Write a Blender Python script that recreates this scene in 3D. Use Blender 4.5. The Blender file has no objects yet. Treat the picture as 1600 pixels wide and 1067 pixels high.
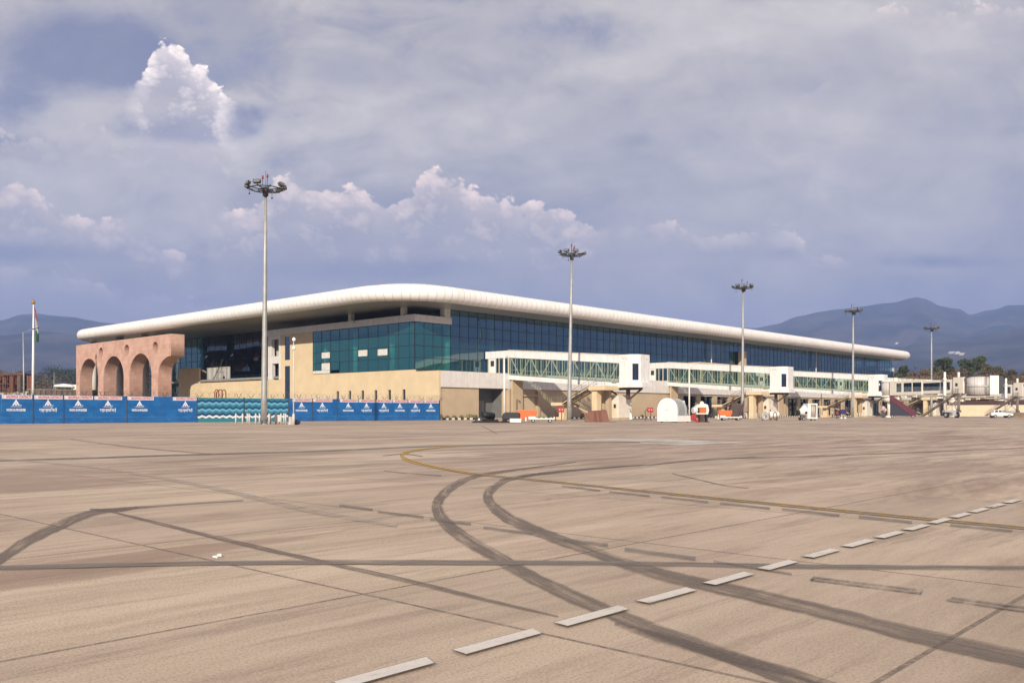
import bpy, bmesh, math, random
from mathutils import Vector, Matrix
R = math.radians
random.seed(7)
SC = bpy.context.scene
COL = SC.collection

# ------------------------------------------------------------------ survey
# World axes follow the terminal: +X along its long apron front, +Y into the building.
F, HZ, EYE = 1400.0, 644.0, 1.35
TH = R(42.66)
CT, ST = math.cos(TH), math.sin(TH)
CAMX, CAMY = -109.2, -125.0
def ratio(a): return (CT + ST * a) / (ST - CT * a)
def atY(px, Y):
    "world X of a sight line px on the vertical plane Y"
    return CAMX + (Y - CAMY) * ratio((px - 800) / F)
def atX(px, X):
    return CAMY + (X - CAMX) / ratio((px - 800) / F)
def depth(px, Y): return (Y - CAMY) / (ST - CT * (px - 800) / F)
def zat(py, D): return EYE + (HZ - py) * D / F
def ray(px, D):
    a = (px - 800) / F
    return (CAMX + D * (CT + ST * a), CAMY + D * (ST - CT * a))
def gnd(px, py):
    return ray(px, EYE * F / (py - HZ))

# ------------------------------------------------------------------ mesh helper
class MB:
    def __init__(s): s.v = []; s.f = []; s.sm = []
    def add(s, vs, fs, smooth=False):
        o = len(s.v); s.v += [tuple(p) for p in vs]
        for f in fs: s.f.append([i + o for i in f]); s.sm.append(smooth)
        return s
    def quad(s, a, b, c, d): return s.add([a, b, c, d], [(0, 1, 2, 3)])
    def box(s, x0, x1, y0, y1, z0, z1):
        v = [(x, y, z) for z in (z0, z1) for y in (y0, y1) for x in (x0, x1)]
        return s.add(v, [(0, 2, 3, 1), (4, 5, 7, 6), (0, 1, 5, 4), (2, 6, 7, 3), (0, 4, 6, 2), (1, 3, 7, 5)])
    def cbox(s, c, d, M=None):
        hx, hy, hz = d[0] / 2, d[1] / 2, d[2] / 2
        v = [Vector((x, y, z)) for z in (-hz, hz) for y in (-hy, hy) for x in (-hx, hx)]
        if M is not None: v = [M @ p for p in v]
        v = [p + Vector(c) for p in v]
        return s.add(v, [(0, 2, 3, 1), (4, 5, 7, 6), (0, 1, 5, 4), (2, 6, 7, 3), (0, 4, 6, 2), (1, 3, 7, 5)])
    def bar(s, p, q, w, h=None):
        p, q = Vector(p), Vector(q); h = h or w
        d = (q - p); L = d.length; d.normalize()
        up = Vector((0, 0, 1)) if abs(d.z) < .95 else Vector((1, 0, 0))
        a = d.cross(up).normalized() * w / 2; b = a.cross(d).normalized() * h / 2
        v = [e + i * a + j * b for e in (p, q) for i, j in ((-1, -1), (1, -1), (1, 1), (-1, 1))]
        return s.add(v, [(3, 2, 1, 0), (4, 5, 6, 7), (0, 1, 5, 4), (1, 2, 6, 5), (2, 3, 7, 6), (3, 0, 4, 7)])
    def tube(s, pts, rad, n=8, cap=True, smooth=True):
        pts = [Vector(p) for p in pts]
        if not isinstance(rad, (list, tuple)): rad = [rad] * len(pts)
        o = len(s.v); ref = None
        for i, p in enumerate(pts):
            d = (pts[min(i + 1, len(pts) - 1)] - pts[max(i - 1, 0)]).normalized()
            if ref is None: ref = Vector((1, 0, 0)) if abs(d.x) < .9 else Vector((0, 1, 0))
            a = (ref - d * ref.dot(d)).normalized(); b = d.cross(a); ref = a
            for k in range(n):
                t = 2 * math.pi * k / n
                s.v.append(tuple(p + (a * math.cos(t) + b * math.sin(t)) * rad[i]))
        for i in range(len(pts) - 1):
            for k in range(n):
                k2 = (k + 1) % n
                s.f.append([o + i * n + k, o + i * n + k2, o + (i + 1) * n + k2, o + (i + 1) * n + k]); s.sm.append(smooth)
        if cap:
            s.f.append([o + k for k in range(n)][::-1]); s.sm.append(False)
            e = o + (len(pts) - 1) * n
            s.f.append([e + k for k in range(n)]); s.sm.append(False)
        return s
    def cyl(s, c, r, z0, z1, n=24, r2=None):
        return s.tube([(c[0], c[1], z0), (c[0], c[1], z1)], [r, r if r2 is None else r2], n)
    def prism(s, prof, axis, a, b):
        "extrude a 2-D outline (counter-clockwise) along a world axis"
        def P(u, v, t):
            return (t, u, v) if axis == 'x' else ((u, t, v) if axis == 'y' else (u, v, t))
        n = len(prof)
        v = [P(u, w, a) for u, w in prof] + [P(u, w, b) for u, w in prof]
        fs = [list(range(n))[::-1], list(range(n, 2 * n))] + [(i, (i + 1) % n, n + (i + 1) % n, n + i) for i in range(n)]
        return s.add(v, fs)
    def ball(s, c, r, sx=1, sy=1, sz=1, n=10, m=6):
        v = []; f = []
        for j in range(m + 1):
            ph = math.pi * j / m
            for i in range(n):
                t = 2 * math.pi * i / n
                v.append((c[0] + sx * r * math.sin(ph) * math.cos(t), c[1] + sy * r * math.sin(ph) * math.sin(t), c[2] + sz * r * math.cos(ph)))
        for j in range(m):
            for i in range(n):
                f.append((j * n + i, (j + 1) * n + i, (j + 1) * n + (i + 1) % n, j * n + (i + 1) % n))
        return s.add(v, f, True)
    def mesh(s, name, fix=True):
        me = bpy.data.meshes.new(name); me.from_pydata(s.v, [], s.f); me.update()
        me.polygons.foreach_set('use_smooth', s.sm)
        if fix:
            bm = bmesh.new(); bm.from_mesh(me)
            bmesh.ops.recalc_face_normals(bm, faces=bm.faces); bm.to_mesh(me); bm.free()
        return me
    def build(s, name, mat, parent=None, bevel=0, fix=True):
        me = s.mesh(name, fix); me.materials.append(mat)
        o = bpy.data.objects.new(name, me); COL.objects.link(o)
        if parent is not None: o.parent = parent
        if bevel:
            b = o.modifiers.new('bevel', 'BEVEL'); b.width = bevel; b.segments = 2; b.limit_method = 'ANGLE'; b.angle_limit = R(40)
        return o

def tag(o, label=None, cat=None, group=None, kind=None):
    if label: o['label'] = label
    if cat: o['category'] = cat
    if group: o['group'] = group
    if kind: o['kind'] = kind
    return o
def thing(name, label, cat, loc=(0, 0, 0), rz=0, group=None):
    o = bpy.data.objects.new(name, None); COL.objects.link(o)
    o.empty_display_size = .3
    o.location = loc; o.rotation_euler = (0, 0, rz)
    return tag(o, label, cat, group)
def copy_tree(o, parent=None):
    c = o.copy(); COL.objects.link(c)
    if parent is not None: c.parent = parent
    for ch in [k for k in SC.objects if k.parent == o]: copy_tree(ch, c)
    return c
def dup(o, loc, rz=None, label=None, group=None):
    c = copy_tree(o); c.location = loc
    if rz is not None: c.rotation_euler = (0, 0, rz)
    if label: c['label'] = label
    if group: c['group'] = group
    return c

def text_obj(body, size, mat, parent, name, loc, align='CENTER', xs=1.0, bold=0.0):
    "flat lettering facing -Y, centred on loc"
    cu = bpy.data.curves.new(name, 'FONT'); cu.body = body; cu.size = size; cu.align_x = align; cu.align_y = 'CENTER'
    cu.extrude = .004; cu.offset = bold
    t = bpy.data.objects.new(name, cu); COL.objects.link(t)
    bpy.context.view_layer.update()
    me = bpy.data.meshes.new_from_object(t.evaluated_get(bpy.context.evaluated_depsgraph_get()))
    bpy.data.objects.remove(t)
    me.transform(Matrix.Rotation(R(90), 4, 'X') @ Matrix.Diagonal((xs, 1, 1, 1)))
    me.materials.clear(); me.materials.append(mat); me.name = name
    o = bpy.data.objects.new(name, me); COL.objects.link(o); o.parent = parent; o.location = loc
    return o
def text_copy(src, parent, loc):
    c = src.copy(); COL.objects.link(c); c.parent = parent; c.location = loc; return c

# ------------------------------------------------------------------ node helper
class S:
    "a node socket with arithmetic"
    def __init__(s, nt, sock): s.nt = nt; s.k = sock
    def _m(s, op, *a):
        n = s.nt.nodes.new('ShaderNodeMath'); n.operation = op
        for i, x in enumerate((s,) + a):
            if isinstance(x, S): s.nt.links.new(x.k, n.inputs[i])
            else: n.inputs[i].default_value = x
        return S(s.nt, n.outputs[0])
    def __add__(s, o): return s._m('ADD', o)
    __radd__ = __add__
    def __mul__(s, o): return s._m('MULTIPLY', o)
    __rmul__ = __mul__
    def __sub__(s, o): return s._m('SUBTRACT', o)
    def __rsub__(s, o): return (s * -1.0) + o
    def __truediv__(s, o): return s._m('DIVIDE', o)
    def abs(s): return s._m('ABSOLUTE')
    def max(s, o): return s._m('MAXIMUM', o)
    def min(s, o): return s._m('MINIMUM', o)
    def exp(s): return s._m('EXPONENT')
    def fract(s): return s._m('FRACT')
    def floor(s): return s._m('FLOOR')
    def lt(s, o): return s._m('LESS_THAN', o)
    def gt(s, o): return s._m('GREATER_THAN', o)
    def pow(s, o): return s._m('POWER', o)
    def clamp(s): return s.max(0.0).min(1.0)
    def step(s, a, b):
        n = s.nt.nodes.new('ShaderNodeMapRange'); n.interpolation_type = 'SMOOTHSTEP'
        s.nt.links.new(s.k, n.inputs['Value']); n.inputs['From Min'].default_value = a; n.inputs['From Max'].default_value = b
        return S(s.nt, n.outputs[0])
def vec(nt, x, y, z=0.0):
    n = nt.nodes.new('ShaderNodeCombineXYZ')
    for i, c in enumerate((x, y, z)):
        if isinstance(c, S): nt.links.new(c.k, n.inputs[i])
        else: n.inputs[i].default_value = c
    return S(nt, n.outputs[0])
def xyz(nt, v):
    n = nt.nodes.new('ShaderNodeSeparateXYZ'); nt.links.new(v.k, n.inputs[0])
    return [S(nt, n.outputs[i]) for i in range(3)]
def noise(nt, v, scale, detail=4, rough=.55, dist=0.0):
    n = nt.nodes.new('ShaderNodeTexNoise')
    if v is not None: nt.links.new(v.k, n.inputs['Vector'])
    n.inputs['Scale'].default_value = scale; n.inputs['Detail'].default_value = detail
    n.inputs['Roughness'].default_value = rough; n.inputs['Distortion'].default_value = dist
    return S(nt, n.outputs[0])
def mixc(nt, fac, a, b):
    n = nt.nodes.new('ShaderNodeMix'); n.data_type = 'RGBA'
    if isinstance(fac, S): nt.links.new(fac.k, n.inputs[0])
    else: n.inputs[0].default_value = fac
    for i, c in ((6, a), (7, b)):
        if isinstance(c, S): nt.links.new(c.k, n.inputs[i])
        else: n.inputs[i].default_value = (*c[:3], 1)
    return S(nt, n.outputs[2])
def coords(nt, kind='Object'):
    n = nt.nodes.new('ShaderNodeTexCoord'); return S(nt, n.outputs[kind])
def bump(nt, h, strength=.3, dist=.02):
    n = nt.nodes.new('ShaderNodeBump'); n.inputs['Strength'].default_value = strength; n.inputs['Distance'].default_value = dist
    nt.links.new(h.k, n.inputs['Height']); return n.outputs[0]
def new_mat(name):
    m = bpy.data.materials.new(name); m.use_nodes = True
    return m, m.node_tree, m.node_tree.nodes['Principled BSDF']
MATS = {}
def mat(name, col, rough=.6, metal=0.0, var=.12, scale=1.2, spec=.5, bmp=0.0, streak=0.0):
    "plain painted / mineral surface with uneven tone and a little dirt"
    if name in MATS: return MATS[name]
    m, nt, b = new_mat(name)
    c = coords(nt)
    n1 = noise(nt, c, scale, 5, .6)
    lo = tuple(x * (1 - var) for x in col); hi = tuple(min(1, x * (1 + var * .6)) for x in col)
    out = mixc(nt, n1.step(.3, .7), lo, hi)
    if streak:
        x, y, z = xyz(nt, c)
        st = noise(nt, vec(nt, x * 1.6, y * 1.6, z * .12), 1.5, 4, .6).step(.52, .75) * streak
        out = mixc(nt, st, out, tuple(x * .55 for x in col))
    nt.links.new(out.k, b.inputs['Base Color'])
    b.inputs['Metallic'].default_value = metal
    b.inputs['Specular IOR Level'].default_value = spec
    r = n1 * .2 + (rough - .1); nt.links.new(r.k, b.inputs['Roughness'])
    if bmp: nt.links.new(bump(nt, noise(nt, c, scale * 14, 4, .6), bmp), b.inputs['Normal'])
    MATS[name] = m; return m
# ------------------------------------------------------------------ camera, light, sky
cd = bpy.data.cameras.new('camera'); cam = bpy.data.objects.new('camera', cd); COL.objects.link(cam)
cam.location = (CAMX, CAMY, EYE)
YAW = math.atan2(ST, CT) - math.pi / 2
cam.rotation_euler = (R(90), 0, YAW)
cd.sensor_width = 36; cd.lens = 36 * F / 1600; cd.shift_y = (HZ - 533.5) / 1600
cd.clip_start = .1; cd.clip_end = 40000
SC.camera = cam

SUN_EL = R(24.5)
SUNH = Vector((-.82, -.57, 0)).normalized()          # horizontal bearing of the sun
sund = Vector((SUNH.x * math.cos(SUN_EL), SUNH.y * math.cos(SUN_EL), math.sin(SUN_EL)))
ld = bpy.data.lights.new('sun', 'SUN'); ld.energy = 4.6; ld.angle = R(.6); ld.color = (1.0, .90, .77)
sun = bpy.data.objects.new('sun', ld); COL.objects.link(sun)
sun.rotation_euler = sund.to_track_quat('Z', 'Y').to_euler()
sun.location = (-300, -300, 300)

SC.view_settings.view_transform = 'Standard'; SC.view_settings.look = 'None'
SC.view_settings.exposure = 0.75; SC.view_settings.gamma = 1
SC.cycles.max_bounces = 5; SC.cycles.diffuse_bounces = 2; SC.cycles.glossy_bounces = 3; SC.cycles.volume_bounces = 0; SC.cycles.transparent_max_bounces = 16

w = bpy.data.worlds.new('World'); SC.world = w; w.use_nodes = True
w.cycles.sampling_method = 'MANUAL'; w.cycles.sample_map_resolution = 512
nt = w.node_tree; bg = nt.nodes['Background']; bg.inputs['Strength'].default_value = .1
sky = nt.nodes.new('ShaderNodeTexSky'); sky.sky_type = 'NISHITA'; sky.sun_disc = False
sky.sun_elevation = SUN_EL; sky.sun_rotation = math.atan2(SUNH.x, SUNH.y); sky.air_density = 1.0; sky.dust_density = 2.0
d = coords(nt, 'Generated'); dx, dy, dz = xyz(nt, d)
fwd = dx * CT + dy * ST; rgt = dx * ST - dy * CT
den = fwd.abs().max(.18)
u = rgt / den * F + 800.0                               # bearings and elevations on a flat chart of the sky
v = dz / den * (-F) + HZ
big = noise(nt, vec(nt, u * .0017, v * .0040, .3), 1.0, 5, .58, .5)
mid = noise(nt, vec(nt, u * .0065, v * .0110, 4.2), 1.0, 5, .62, .4)
fine = noise(nt, vec(nt, u * .024, v * .030, 8.1), 1.0, 4, .65, .3)
wob = (mid - .5) * 3.4; rag = (fine - .5) * 3.0
vo = nt.nodes.new('ShaderNodeTexVoronoi'); vo.feature = 'SMOOTH_F1'; vo.voronoi_dimensions = '2D'
for k, q in (('Scale', 1.0), ('Detail', 2.0), ('Roughness', .6), ('Lacunarity', 2.4), ('Smoothness', .4)): vo.inputs[k].default_value = q
nt.links.new(vec(nt, u / 50.0 + rag * .14 + wob * .22, v / 38.0 + rag * .14 + wob * .2, 0.0).k, vo.inputs['Vector'])
b0 = .5 - S(nt, vo.outputs['Distance'])
lump = (b0 * .9 + rag * .30 + wob * .22 + .42).clamp()
def G(u0, v0, su, sv, k=1.0):
    a = (u - u0) / su; b = (v - v0) / sv
    return ((a * a + b * b) * -1.0).exp() * k
def curve(pts):
    "a skyline as height over bearing"
    f = nt.nodes.new('ShaderNodeFloatCurve'); cv = f.mapping.curves[0]
    U0, U1 = pts[0][0], pts[-1][0]; f.inputs['Factor'].default_value = 1
    P = [((x - U0) / (U1 - U0), y / 800.0) for x, y in pts]
    while len(cv.points) < len(P): cv.points.new(.5, .5)
    for q, p in zip(cv.points, P): q.location = p
    f.mapping.update()
    nt.links.new(((u - U0) / (U1 - U0)).clamp().k, f.inputs['Value'])
    return S(nt, f.outputs[0]) * 800.0, (u - U0).step(0.0, 45.0) * (U1 - u).step(0.0, 45.0)
LAV, PALE, DARK = (.368, .335, .325), (.62, .555, .475), (.145, .150, .235)
LIT, HOT, MIDW = (1.55, 1.17, .90), (2.2, 1.85, 1.55), (.84, .72, .62)
lefty = (u * -1.0 + 900.0).step(0.0, 700.0)
c = mixc(nt, ((big * .55 + mid * .45 + rag * .02 - .5) * (lefty * .9 + .75) + .5).step(.38, .63), LAV, PALE)
c = mixc(nt, (big * .35 + fine * .2 + mid * .45).step(.54, .66) * (lefty * .75 + .25), c, (.74, .67, .59))
c = mixc(nt, (mid * .6 + big * .4).step(.46, .34) * (lefty * .6 + .35), c, (.255, .252, .315))
# soft darker bellies
dk = (G(130, 75, 140, 66, 1.3) + G(215, 95, 55, 36, 1.1) + G(285, 200, 120, 26, .95) + G(390, 172, 70, 18, .5) + G(60, 395, 190, 20, .95) + G(560, 422, 330, 24, .7)
      + G(900, 46, 150, 42, .75) + G(720, -6, 170, 22, .5) + G(1340, 70, 110, 40, .34) + G(1275, 130, 90, 34, .38) + G(1500, 190, 150, 36, .36) + G(1400, 250, 200, 30, .25)
      + G(1150, 395, 300, 16, .4) + G(1480, 410, 150, 12, .6) + G(560, 110, 170, 60, .3) + G(200, 470, 330, 18, .4) + G(20, 170, 60, 50, .7))
c = mixc(nt, ((dk + (wob * .5 + rag * .22) * (dk * 2.5).min(1.0))).step(.15, 1.0) * .85, c, DARK)
# cumulus banks: crisp ragged tops, fading bellies
def bank(c, pts, amp, fade, k, col, low=(.47, .415, .385)):
    line, win = curve(pts)
    top = line + (b0 - .12) * (-amp) - rag * (amp * .16) - wob * (amp * .30)
    dd = v - top
    m = dd.step(-1.0, 8.0) * ((dd.max(0.0) / -fade).exp()) * win
    lit = (lump * .95 + .22 - dd * (.55 / fade)).clamp()
    return mixc(nt, (m * k).clamp(), c, mixc(nt, lit, low, col))
c = bank(c, [(-200, 420), (-60, 408), (40, 405), (100, 420), (180, 440), (260, 452), (340, 470), (420, 470)], 26, 70, .95, (1.0, .82, .68))
c = bank(c, [(960, 350), (1015, 334), (1045, 338), (1080, 352), (1120, 358), (1160, 352), (1205, 346), (1235, 352), (1262, 378), (1300, 388), (1340, 410)], 26, 42, .62, LIT)
c = bank(c, [(-200, 285), (-60, 282), (0, 280), (45, 286), (75, 310), (110, 328), (150, 336), (185, 332), (215, 350), (260, 375), (320, 395)], 26, 85, .95, LIT)
c = bank(c, [(310, 300), (360, 318), (405, 300), (428, 268), (455, 264), (490, 282), (525, 284), (560, 282), (585, 298), (612, 300), (640, 286), (662, 262), (688, 256), (712, 264), (735, 284), (775, 296), (810, 302), (850, 305), (885, 312), (915, 328), (960, 345)], 30, 120, 1.0, LIT)
c = bank(c, [(-60, 200), (30, 196), (80, 205), (130, 190), (200, 205), (250, 200), (320, 210), (380, 250)], 34, 60, .85, MIDW)
c = bank(c, [(190, 120), (225, 100), (243, 60), (265, 54), (288, 66), (302, 84), (325, 100), (345, 130), (380, 160)], 24, 135, 1.0, HOT, (.56, .49, .47))
c = bank(c, [(1320, 20), (1380, 2), (1450, 8), (1540, -10), (1640, 0)], 30, 40, .5, LIT)
c = bank(c, [(1225, 160), (1262, 138), (1290, 124), (1305, 116), (1330, 150)], 16, 28, .5, MIDW)
c = mixc(nt, (v - 480.0).step(0.0, 170.0) * .65, c, (.66, .57, .45))
# what blue there is shows through thinly
gain = nt.nodes.new('ShaderNodeVectorMath'); gain.operation = 'SCALE'; nt.links.new(c.k, gain.inputs[0]); gain.inputs['Scale'].default_value = 8.4
out = mixc(nt, .93, S(nt, sky.outputs[0]), S(nt, gain.outputs[0]))
nt.links.new(out.k, bg.inputs['Color'])

# ------------------------------------------------------------------ ground
def concrete():
    m, nt, b = new_mat('apron concrete')
    c = coords(nt); x, y, z = xyz(nt, c)
    wob = noise(nt, c, .25, 3) * 1.6
    # broom finish and drag marks run along X
    st1 = noise(nt, vec(nt, x * .16, y * 1.3 + wob, 0), 1.0, 7, .68, .3)
    st2 = noise(nt, vec(nt, x * .8, y * 7.0, 2), 1.0, 5, .65)
    blot = noise(nt, vec(nt, x * .11, y * .16, 5), 1.0, 6, .6)
    grain = noise(nt, c, 58, 3, .7)
    grit = noise(nt, c, 11, 6, .75)
    far = noise(nt, vec(nt, x * .022, y * .035, 21), 1.0, 5, .6)
    hue = noise(nt, vec(nt, x * .13, y * .19, 51), 1.0, 5, .65, .4)
    dk_ = mixc(nt, hue.step(.40, .60), (.265, .188, .142), (.285, .218, .160)); lt_ = mixc(nt, hue.step(.42, .62), (.56, .43, .345), (.585, .475, .365))
    base = mixc(nt, (st1 * .66 + blot * .34).step(.40, .60), dk_, lt_)
    base = mixc(nt, far.step(.42, .58) * .45, base, (.62, .495, .36))
    st3 = noise(nt, vec(nt, x * .30, y * 3.2 + wob * .5, 31), 1.0, 6, .7, .2)
    base = mixc(nt, st3.step(.52, .66) * .44, base, (.20, .140, .105))
    base = mixc(nt, st3.step(.46, .32) * .34, base, (.66, .53, .41))
    base = mixc(nt, (st2 - .5).abs().step(0.05, .20) * .30, base, (.24, .175, .135))
    base = mixc(nt, grit.step(.48, .66) * .26, base, (.66, .54, .43))
    base = mixc(nt, grain.step(.50, .64) * .50, base, (.15, .105, .08))
    base = mixc(nt, grain.step(.44, .34) * .30, base, (.80, .68, .55))
    stain = noise(nt, vec(nt, x * .055, y * .20, 9), 1.0, 7, .7, .6).step(.53, .63)
    base = mixc(nt, stain * .60, base, (.225, .145, .108))
    pale = noise(nt, vec(nt, x * .05, y * .22, 14), 1.0, 6, .7, .4).step(.55, .68)
    base = mixc(nt, pale * .55, base, (.72, .60, .47))
    spot = noise(nt, vec(nt, x * .9, y * 1.1, 44), 1.0, 4, .7).step(.68, .74)
    base = mixc(nt, spot * .6, base, (.12, .09, .075))
    # bay-to-bay tone and joints of the slabs
    jx = (x - (CAMX + .55)) / 3.6; jy = (y - (CAMY + 1.70)) / 3.63
    bay = nt.nodes.new('ShaderNodeTexWhiteNoise'); nt.links.new(vec(nt, jx.floor(), jy.floor(), 1.0).k, bay.inputs['Vector'])
    tone = S(nt, bay.outputs['Value'])
    base = mixc(nt, tone * .42, base, (.31, .235, .185))
    rag = (grit - .5) * .006
    lx = ((jx.fract() - .5).abs() * -1.0 + .5 + rag).lt(.0052); ly = ((jy.fract() - .5).abs() * -1.0 + .5 + rag).lt(.0052)
    j = lx.max(ly)
    base = mixc(nt, j * (grit.step(.36, .60) * .45 + .30), base, (.085, .065, .052))
    nt.links.new(base.k, b.inputs['Base Color'])
    nt.links.new((st1 * .2 + .62).k, b.inputs['Roughness']); b.inputs['Specular IOR Level'].default_value = .22
    h = grain * .5 + st2 * .6 - j * 2.0
    nt.links.new(bump(nt, h, .35, .008), b.inputs['Normal'])
    return m
APRON = MB().quad((-520, -420, 0), (620, -420, 0), (620, -8.2, 0), (-520, -8.2, 0)).build('apron', concrete())
tag(APRON, 'weathered brown concrete aircraft apron with tyre marks', kind='structure')
def earth():
    m, nt, b = new_mat('dry earth')
    c = coords(nt); n = noise(nt, c, .02, 6, .6); n2 = noise(nt, c, .6, 5, .6)
    o = mixc(nt, n.step(.35, .65), (.16, .13, .085), (.10, .11, .05)); o = mixc(nt, n2.step(.4, .7) * .5, o, (.24, .20, .15))
    nt.links.new(o.k, b.inputs['Base Color']); b.inputs['Roughness'].default_value = .95; return m
g = MB(); N = 64
g.add([(0, 0, -.05)] + [(9000 * math.cos(2 * math.pi * i / N), 9000 * math.sin(2 * math.pi * i / N), -.05) for i in range(N)],
      [(0, 1 + i, 1 + (i + 1) % N) for i in range(N)])
tag(g.build('ground', earth()), 'flat dry plain around the airport', kind='structure')

# ------------------------------------------------------------------ painted lines and tyre marks, lying on the apron
def worn(name, col, alpha, lo, hi, scale=(1.0, 1.0), rough=.8, soft=0):
    m, nt, b = new_mat(name); c = coords(nt); x, y, z = xyz(nt, c)
    n = noise(nt, vec(nt, x * scale[0], y * scale[1], 3), 1.0, 7, .72)
    n2 = noise(nt, c, 26, 3, .7)
    o = mixc(nt, n2.step(.35, .75) * .35, col, tuple(k * .6 for k in col))
    nt.links.new(o.k, b.inputs['Base Color']); b.inputs['Roughness'].default_value = rough; b.inputs['Specular IOR Level'].default_value = .25
    a = ((n * .7 + n2 * .3)).step(lo, hi) * alpha
    if soft:
        uv = nt.nodes.new('ShaderNodeUVMap'); e, lg, _ = xyz(nt, S(nt, uv.outputs[0]))
        sk = noise(nt, vec(nt, e * 15.0, lg * .20, 5), 1.0, 7, .78)
        gap = noise(nt, vec(nt, e * 1.5, lg * .7, 15), 1.0, 5, .7)
        a = a * (sk * .95 + gap * .45).step(.46, .84) * (gap.step(.30, .56) * .55 + .45) * 1.25
        a = a * (((e - .5).abs() * -2.0 + 1.0) + (n - .5) * .5).step(0.0, soft)
    nt.links.new(a.k, b.inputs['Alpha'])
    return m
RUB = worn('tyre rubber film', (.195, .160, .138), .72, .14, .50, (.9, 2.6), soft=.40)
RUBL = worn('faint rubber film', (.17, .14, .125), .6, .26, .56, (.6, 2.2), soft=.5)
TAR = worn('dark line paint', (.225, .195, .170), .92, .12, .44, (1.2, 2.5), soft=.25)
GREYB = worn('blacked-out paint', (.22, .20, .185), .62, .24, .56, (1.0, 3.0), soft=.3)
GHOST = worn('ghost line', (.20, .18, .165), .75, .3, .6, (2.0, 5.0))
WHITE = worn('white line paint', (.70, .645, .585), .93, .26, .50, (2.2, 6.0))
EDGE = worn('black line edging', (.20, .17, .15), .55, .22, .55, (2.0, 5.0))
YEL = worn('yellow line paint', (.62, .38, .07), .9, .26, .52, (1.5, 4.0))
PALEP = worn('pale wash', (.66, .61, .56), .85, .34, .54, (.25, .9))
def smooth_poly(pts, sub=7):
    out = []
    P = [Vector(p) for p in pts]
    for i in range(len(P) - 1):
        p0, p1, p2, p3 = P[max(i - 1, 0)], P[i], P[i + 1], P[min(i + 2, len(P) - 1)]
        for k in range(sub):
            t = k / sub
            out.append(.5 * ((2 * p1) + (p2 - p0) * t + (2 * p0 - 5 * p1 + 4 * p2 - p3) * t * t + (3 * p1 - p0 - 3 * p2 + p3) * t ** 3))
    return out + [P[-1]]
def strip(name, pts, m, z, mb=None, rag=0.0, parent=APRON):
    "a mark surveyed as (px, py, thickness): converted to metres on the ground and given its true width"
    own = mb is None; mb = mb or MB()
    q = smooth_poly(pts)
    rail = []
    for i, p in enumerate(q):
        t = q[min(i + 1, len(q) - 1)] - q[max(i - 1, 0)]
        n = Vector((-t.y, t.x)).normalized(); hw = p.z / 2 * (.9 if own else 1) * (1 + rag * random.uniform(-1, 1))
        rail.append((gnd(p.x + n.x * hw, p.y + n.y * hw), gnd(p.x - n.x * hw, p.y - n.y * hw)))
    for i in range(len(rail) - 1):
        a, b = rail[i], rail[i + 1]
        mb.quad((*a[0], z), (*b[0], z), (*b[1], z), (*a[1], z))
    if not own: return mb
    o = mb.build(name, m, parent, fix=False)
    l = o.data.uv_layers.new(name='UVMap')
    acc = 0.0
    for i in range(len(o.data.polygons)):
        pl_ = (Vector(rail[i + 1][0]) - Vector(rail[i][0])).length
        for k, (q, t_) in enumerate(((0, 0), (0, 1), (1, 1), (1, 0))): l.data[i * 4 + k].uv = (q, acc + pl_ * t_)
        acc += pl_
    return o
V3 = lambda L: [Vector(p) for p in L]
strip('tyre_mark', [(-60, 905, 26), (0, 874, 22), (40, 847, 21), (95, 820, 19), (140, 803, 15), (185, 796, 9), (260, 790, 4), (380, 782, 2.5)], RUB, .004, rag=.06)
strip('tyre_mark', [(140, 795.5, 3), (162, 797.5, 7), (190, 797, 7), (215, 793, 2)], RUB, .0045)
strip('tyre_mark', [(175, 800, 4), (240, 816, 6.5), (330, 838, 8), (430, 862, 9), (490, 875, 9), (530, 884, 9), (650, 911, 9), (760, 938, 8), (830, 954, 6), (872, 964, 3)], RUB, .005, rag=.08)
strip('tyre_mark', [(900, 722, 2), (800, 735, 4.5), (740, 745, 9), (705, 762, 16), (687, 780, 20), (683, 795, 22), (695, 816, 25), (725, 841, 25), (770, 867, 26), (830, 902, 26), (930, 948, 28), (1000, 976, 27), (1100, 1012, 27), (1190, 1045, 30), (1290, 1085, 34)], RUB, .0055, rag=.05)
strip('tyre_mark', [(1010, 726, 2), (870, 737, 4.5), (800, 748, 8), (772, 762, 15), (762, 776, 20), (775, 796, 22), (810, 818, 22), (870, 842, 21), (920, 860, 21), (980, 882, 22), (1060, 905, 25), (1150, 924, 27), (1300, 960, 30), (1450, 998, 34), (1640, 1040, 38)], RUB, .006, rag=.05)
strip('tyre_mark', [(780, 750, 3), (860, 739, 4), (1000, 727, 3), (1180, 714, 2)], RUBL, .0065)
strip('tyre_mark', [(960, 975, 8), (1040, 1000, 22), (1150, 1030, 26), (1230, 1050, 22), (1330, 1080, 10)], RUBL, .007, rag=.1)
strip('tyre_mark', [(1050, 740, 2), (1085, 748, 2.5), (1130, 758, 2.5), (1170, 763, 2)], RUBL, .0072)
strip('tyre_mark', [(1010, 728, 2), (1100, 718, 3), (1300, 712, 2.5), (1600, 700, 2)], RUBL, .0074)
strip('dark_line', [(-60, 890, 10), (0, 888, 9), (250, 882, 8), (500, 879, 9), (800, 880, 9.5), (1000, 881, 9), (1200, 885, 9), (1400, 887, 8.5), (1660, 888, 7)], TAR, .008, rag=.03)
strip('dark_line', [(-60, 722, 2.5), (0, 720, 2.8), (250, 712, 3.2), (470, 706, 2.6), (690, 697, 2), (1000, 690, 1.6)], TAR, .0082)
strip('dark_line', [(110, 686, 1.5), (200, 698, 2), (330, 709.5, 2)], RUBL, .0083)
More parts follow.
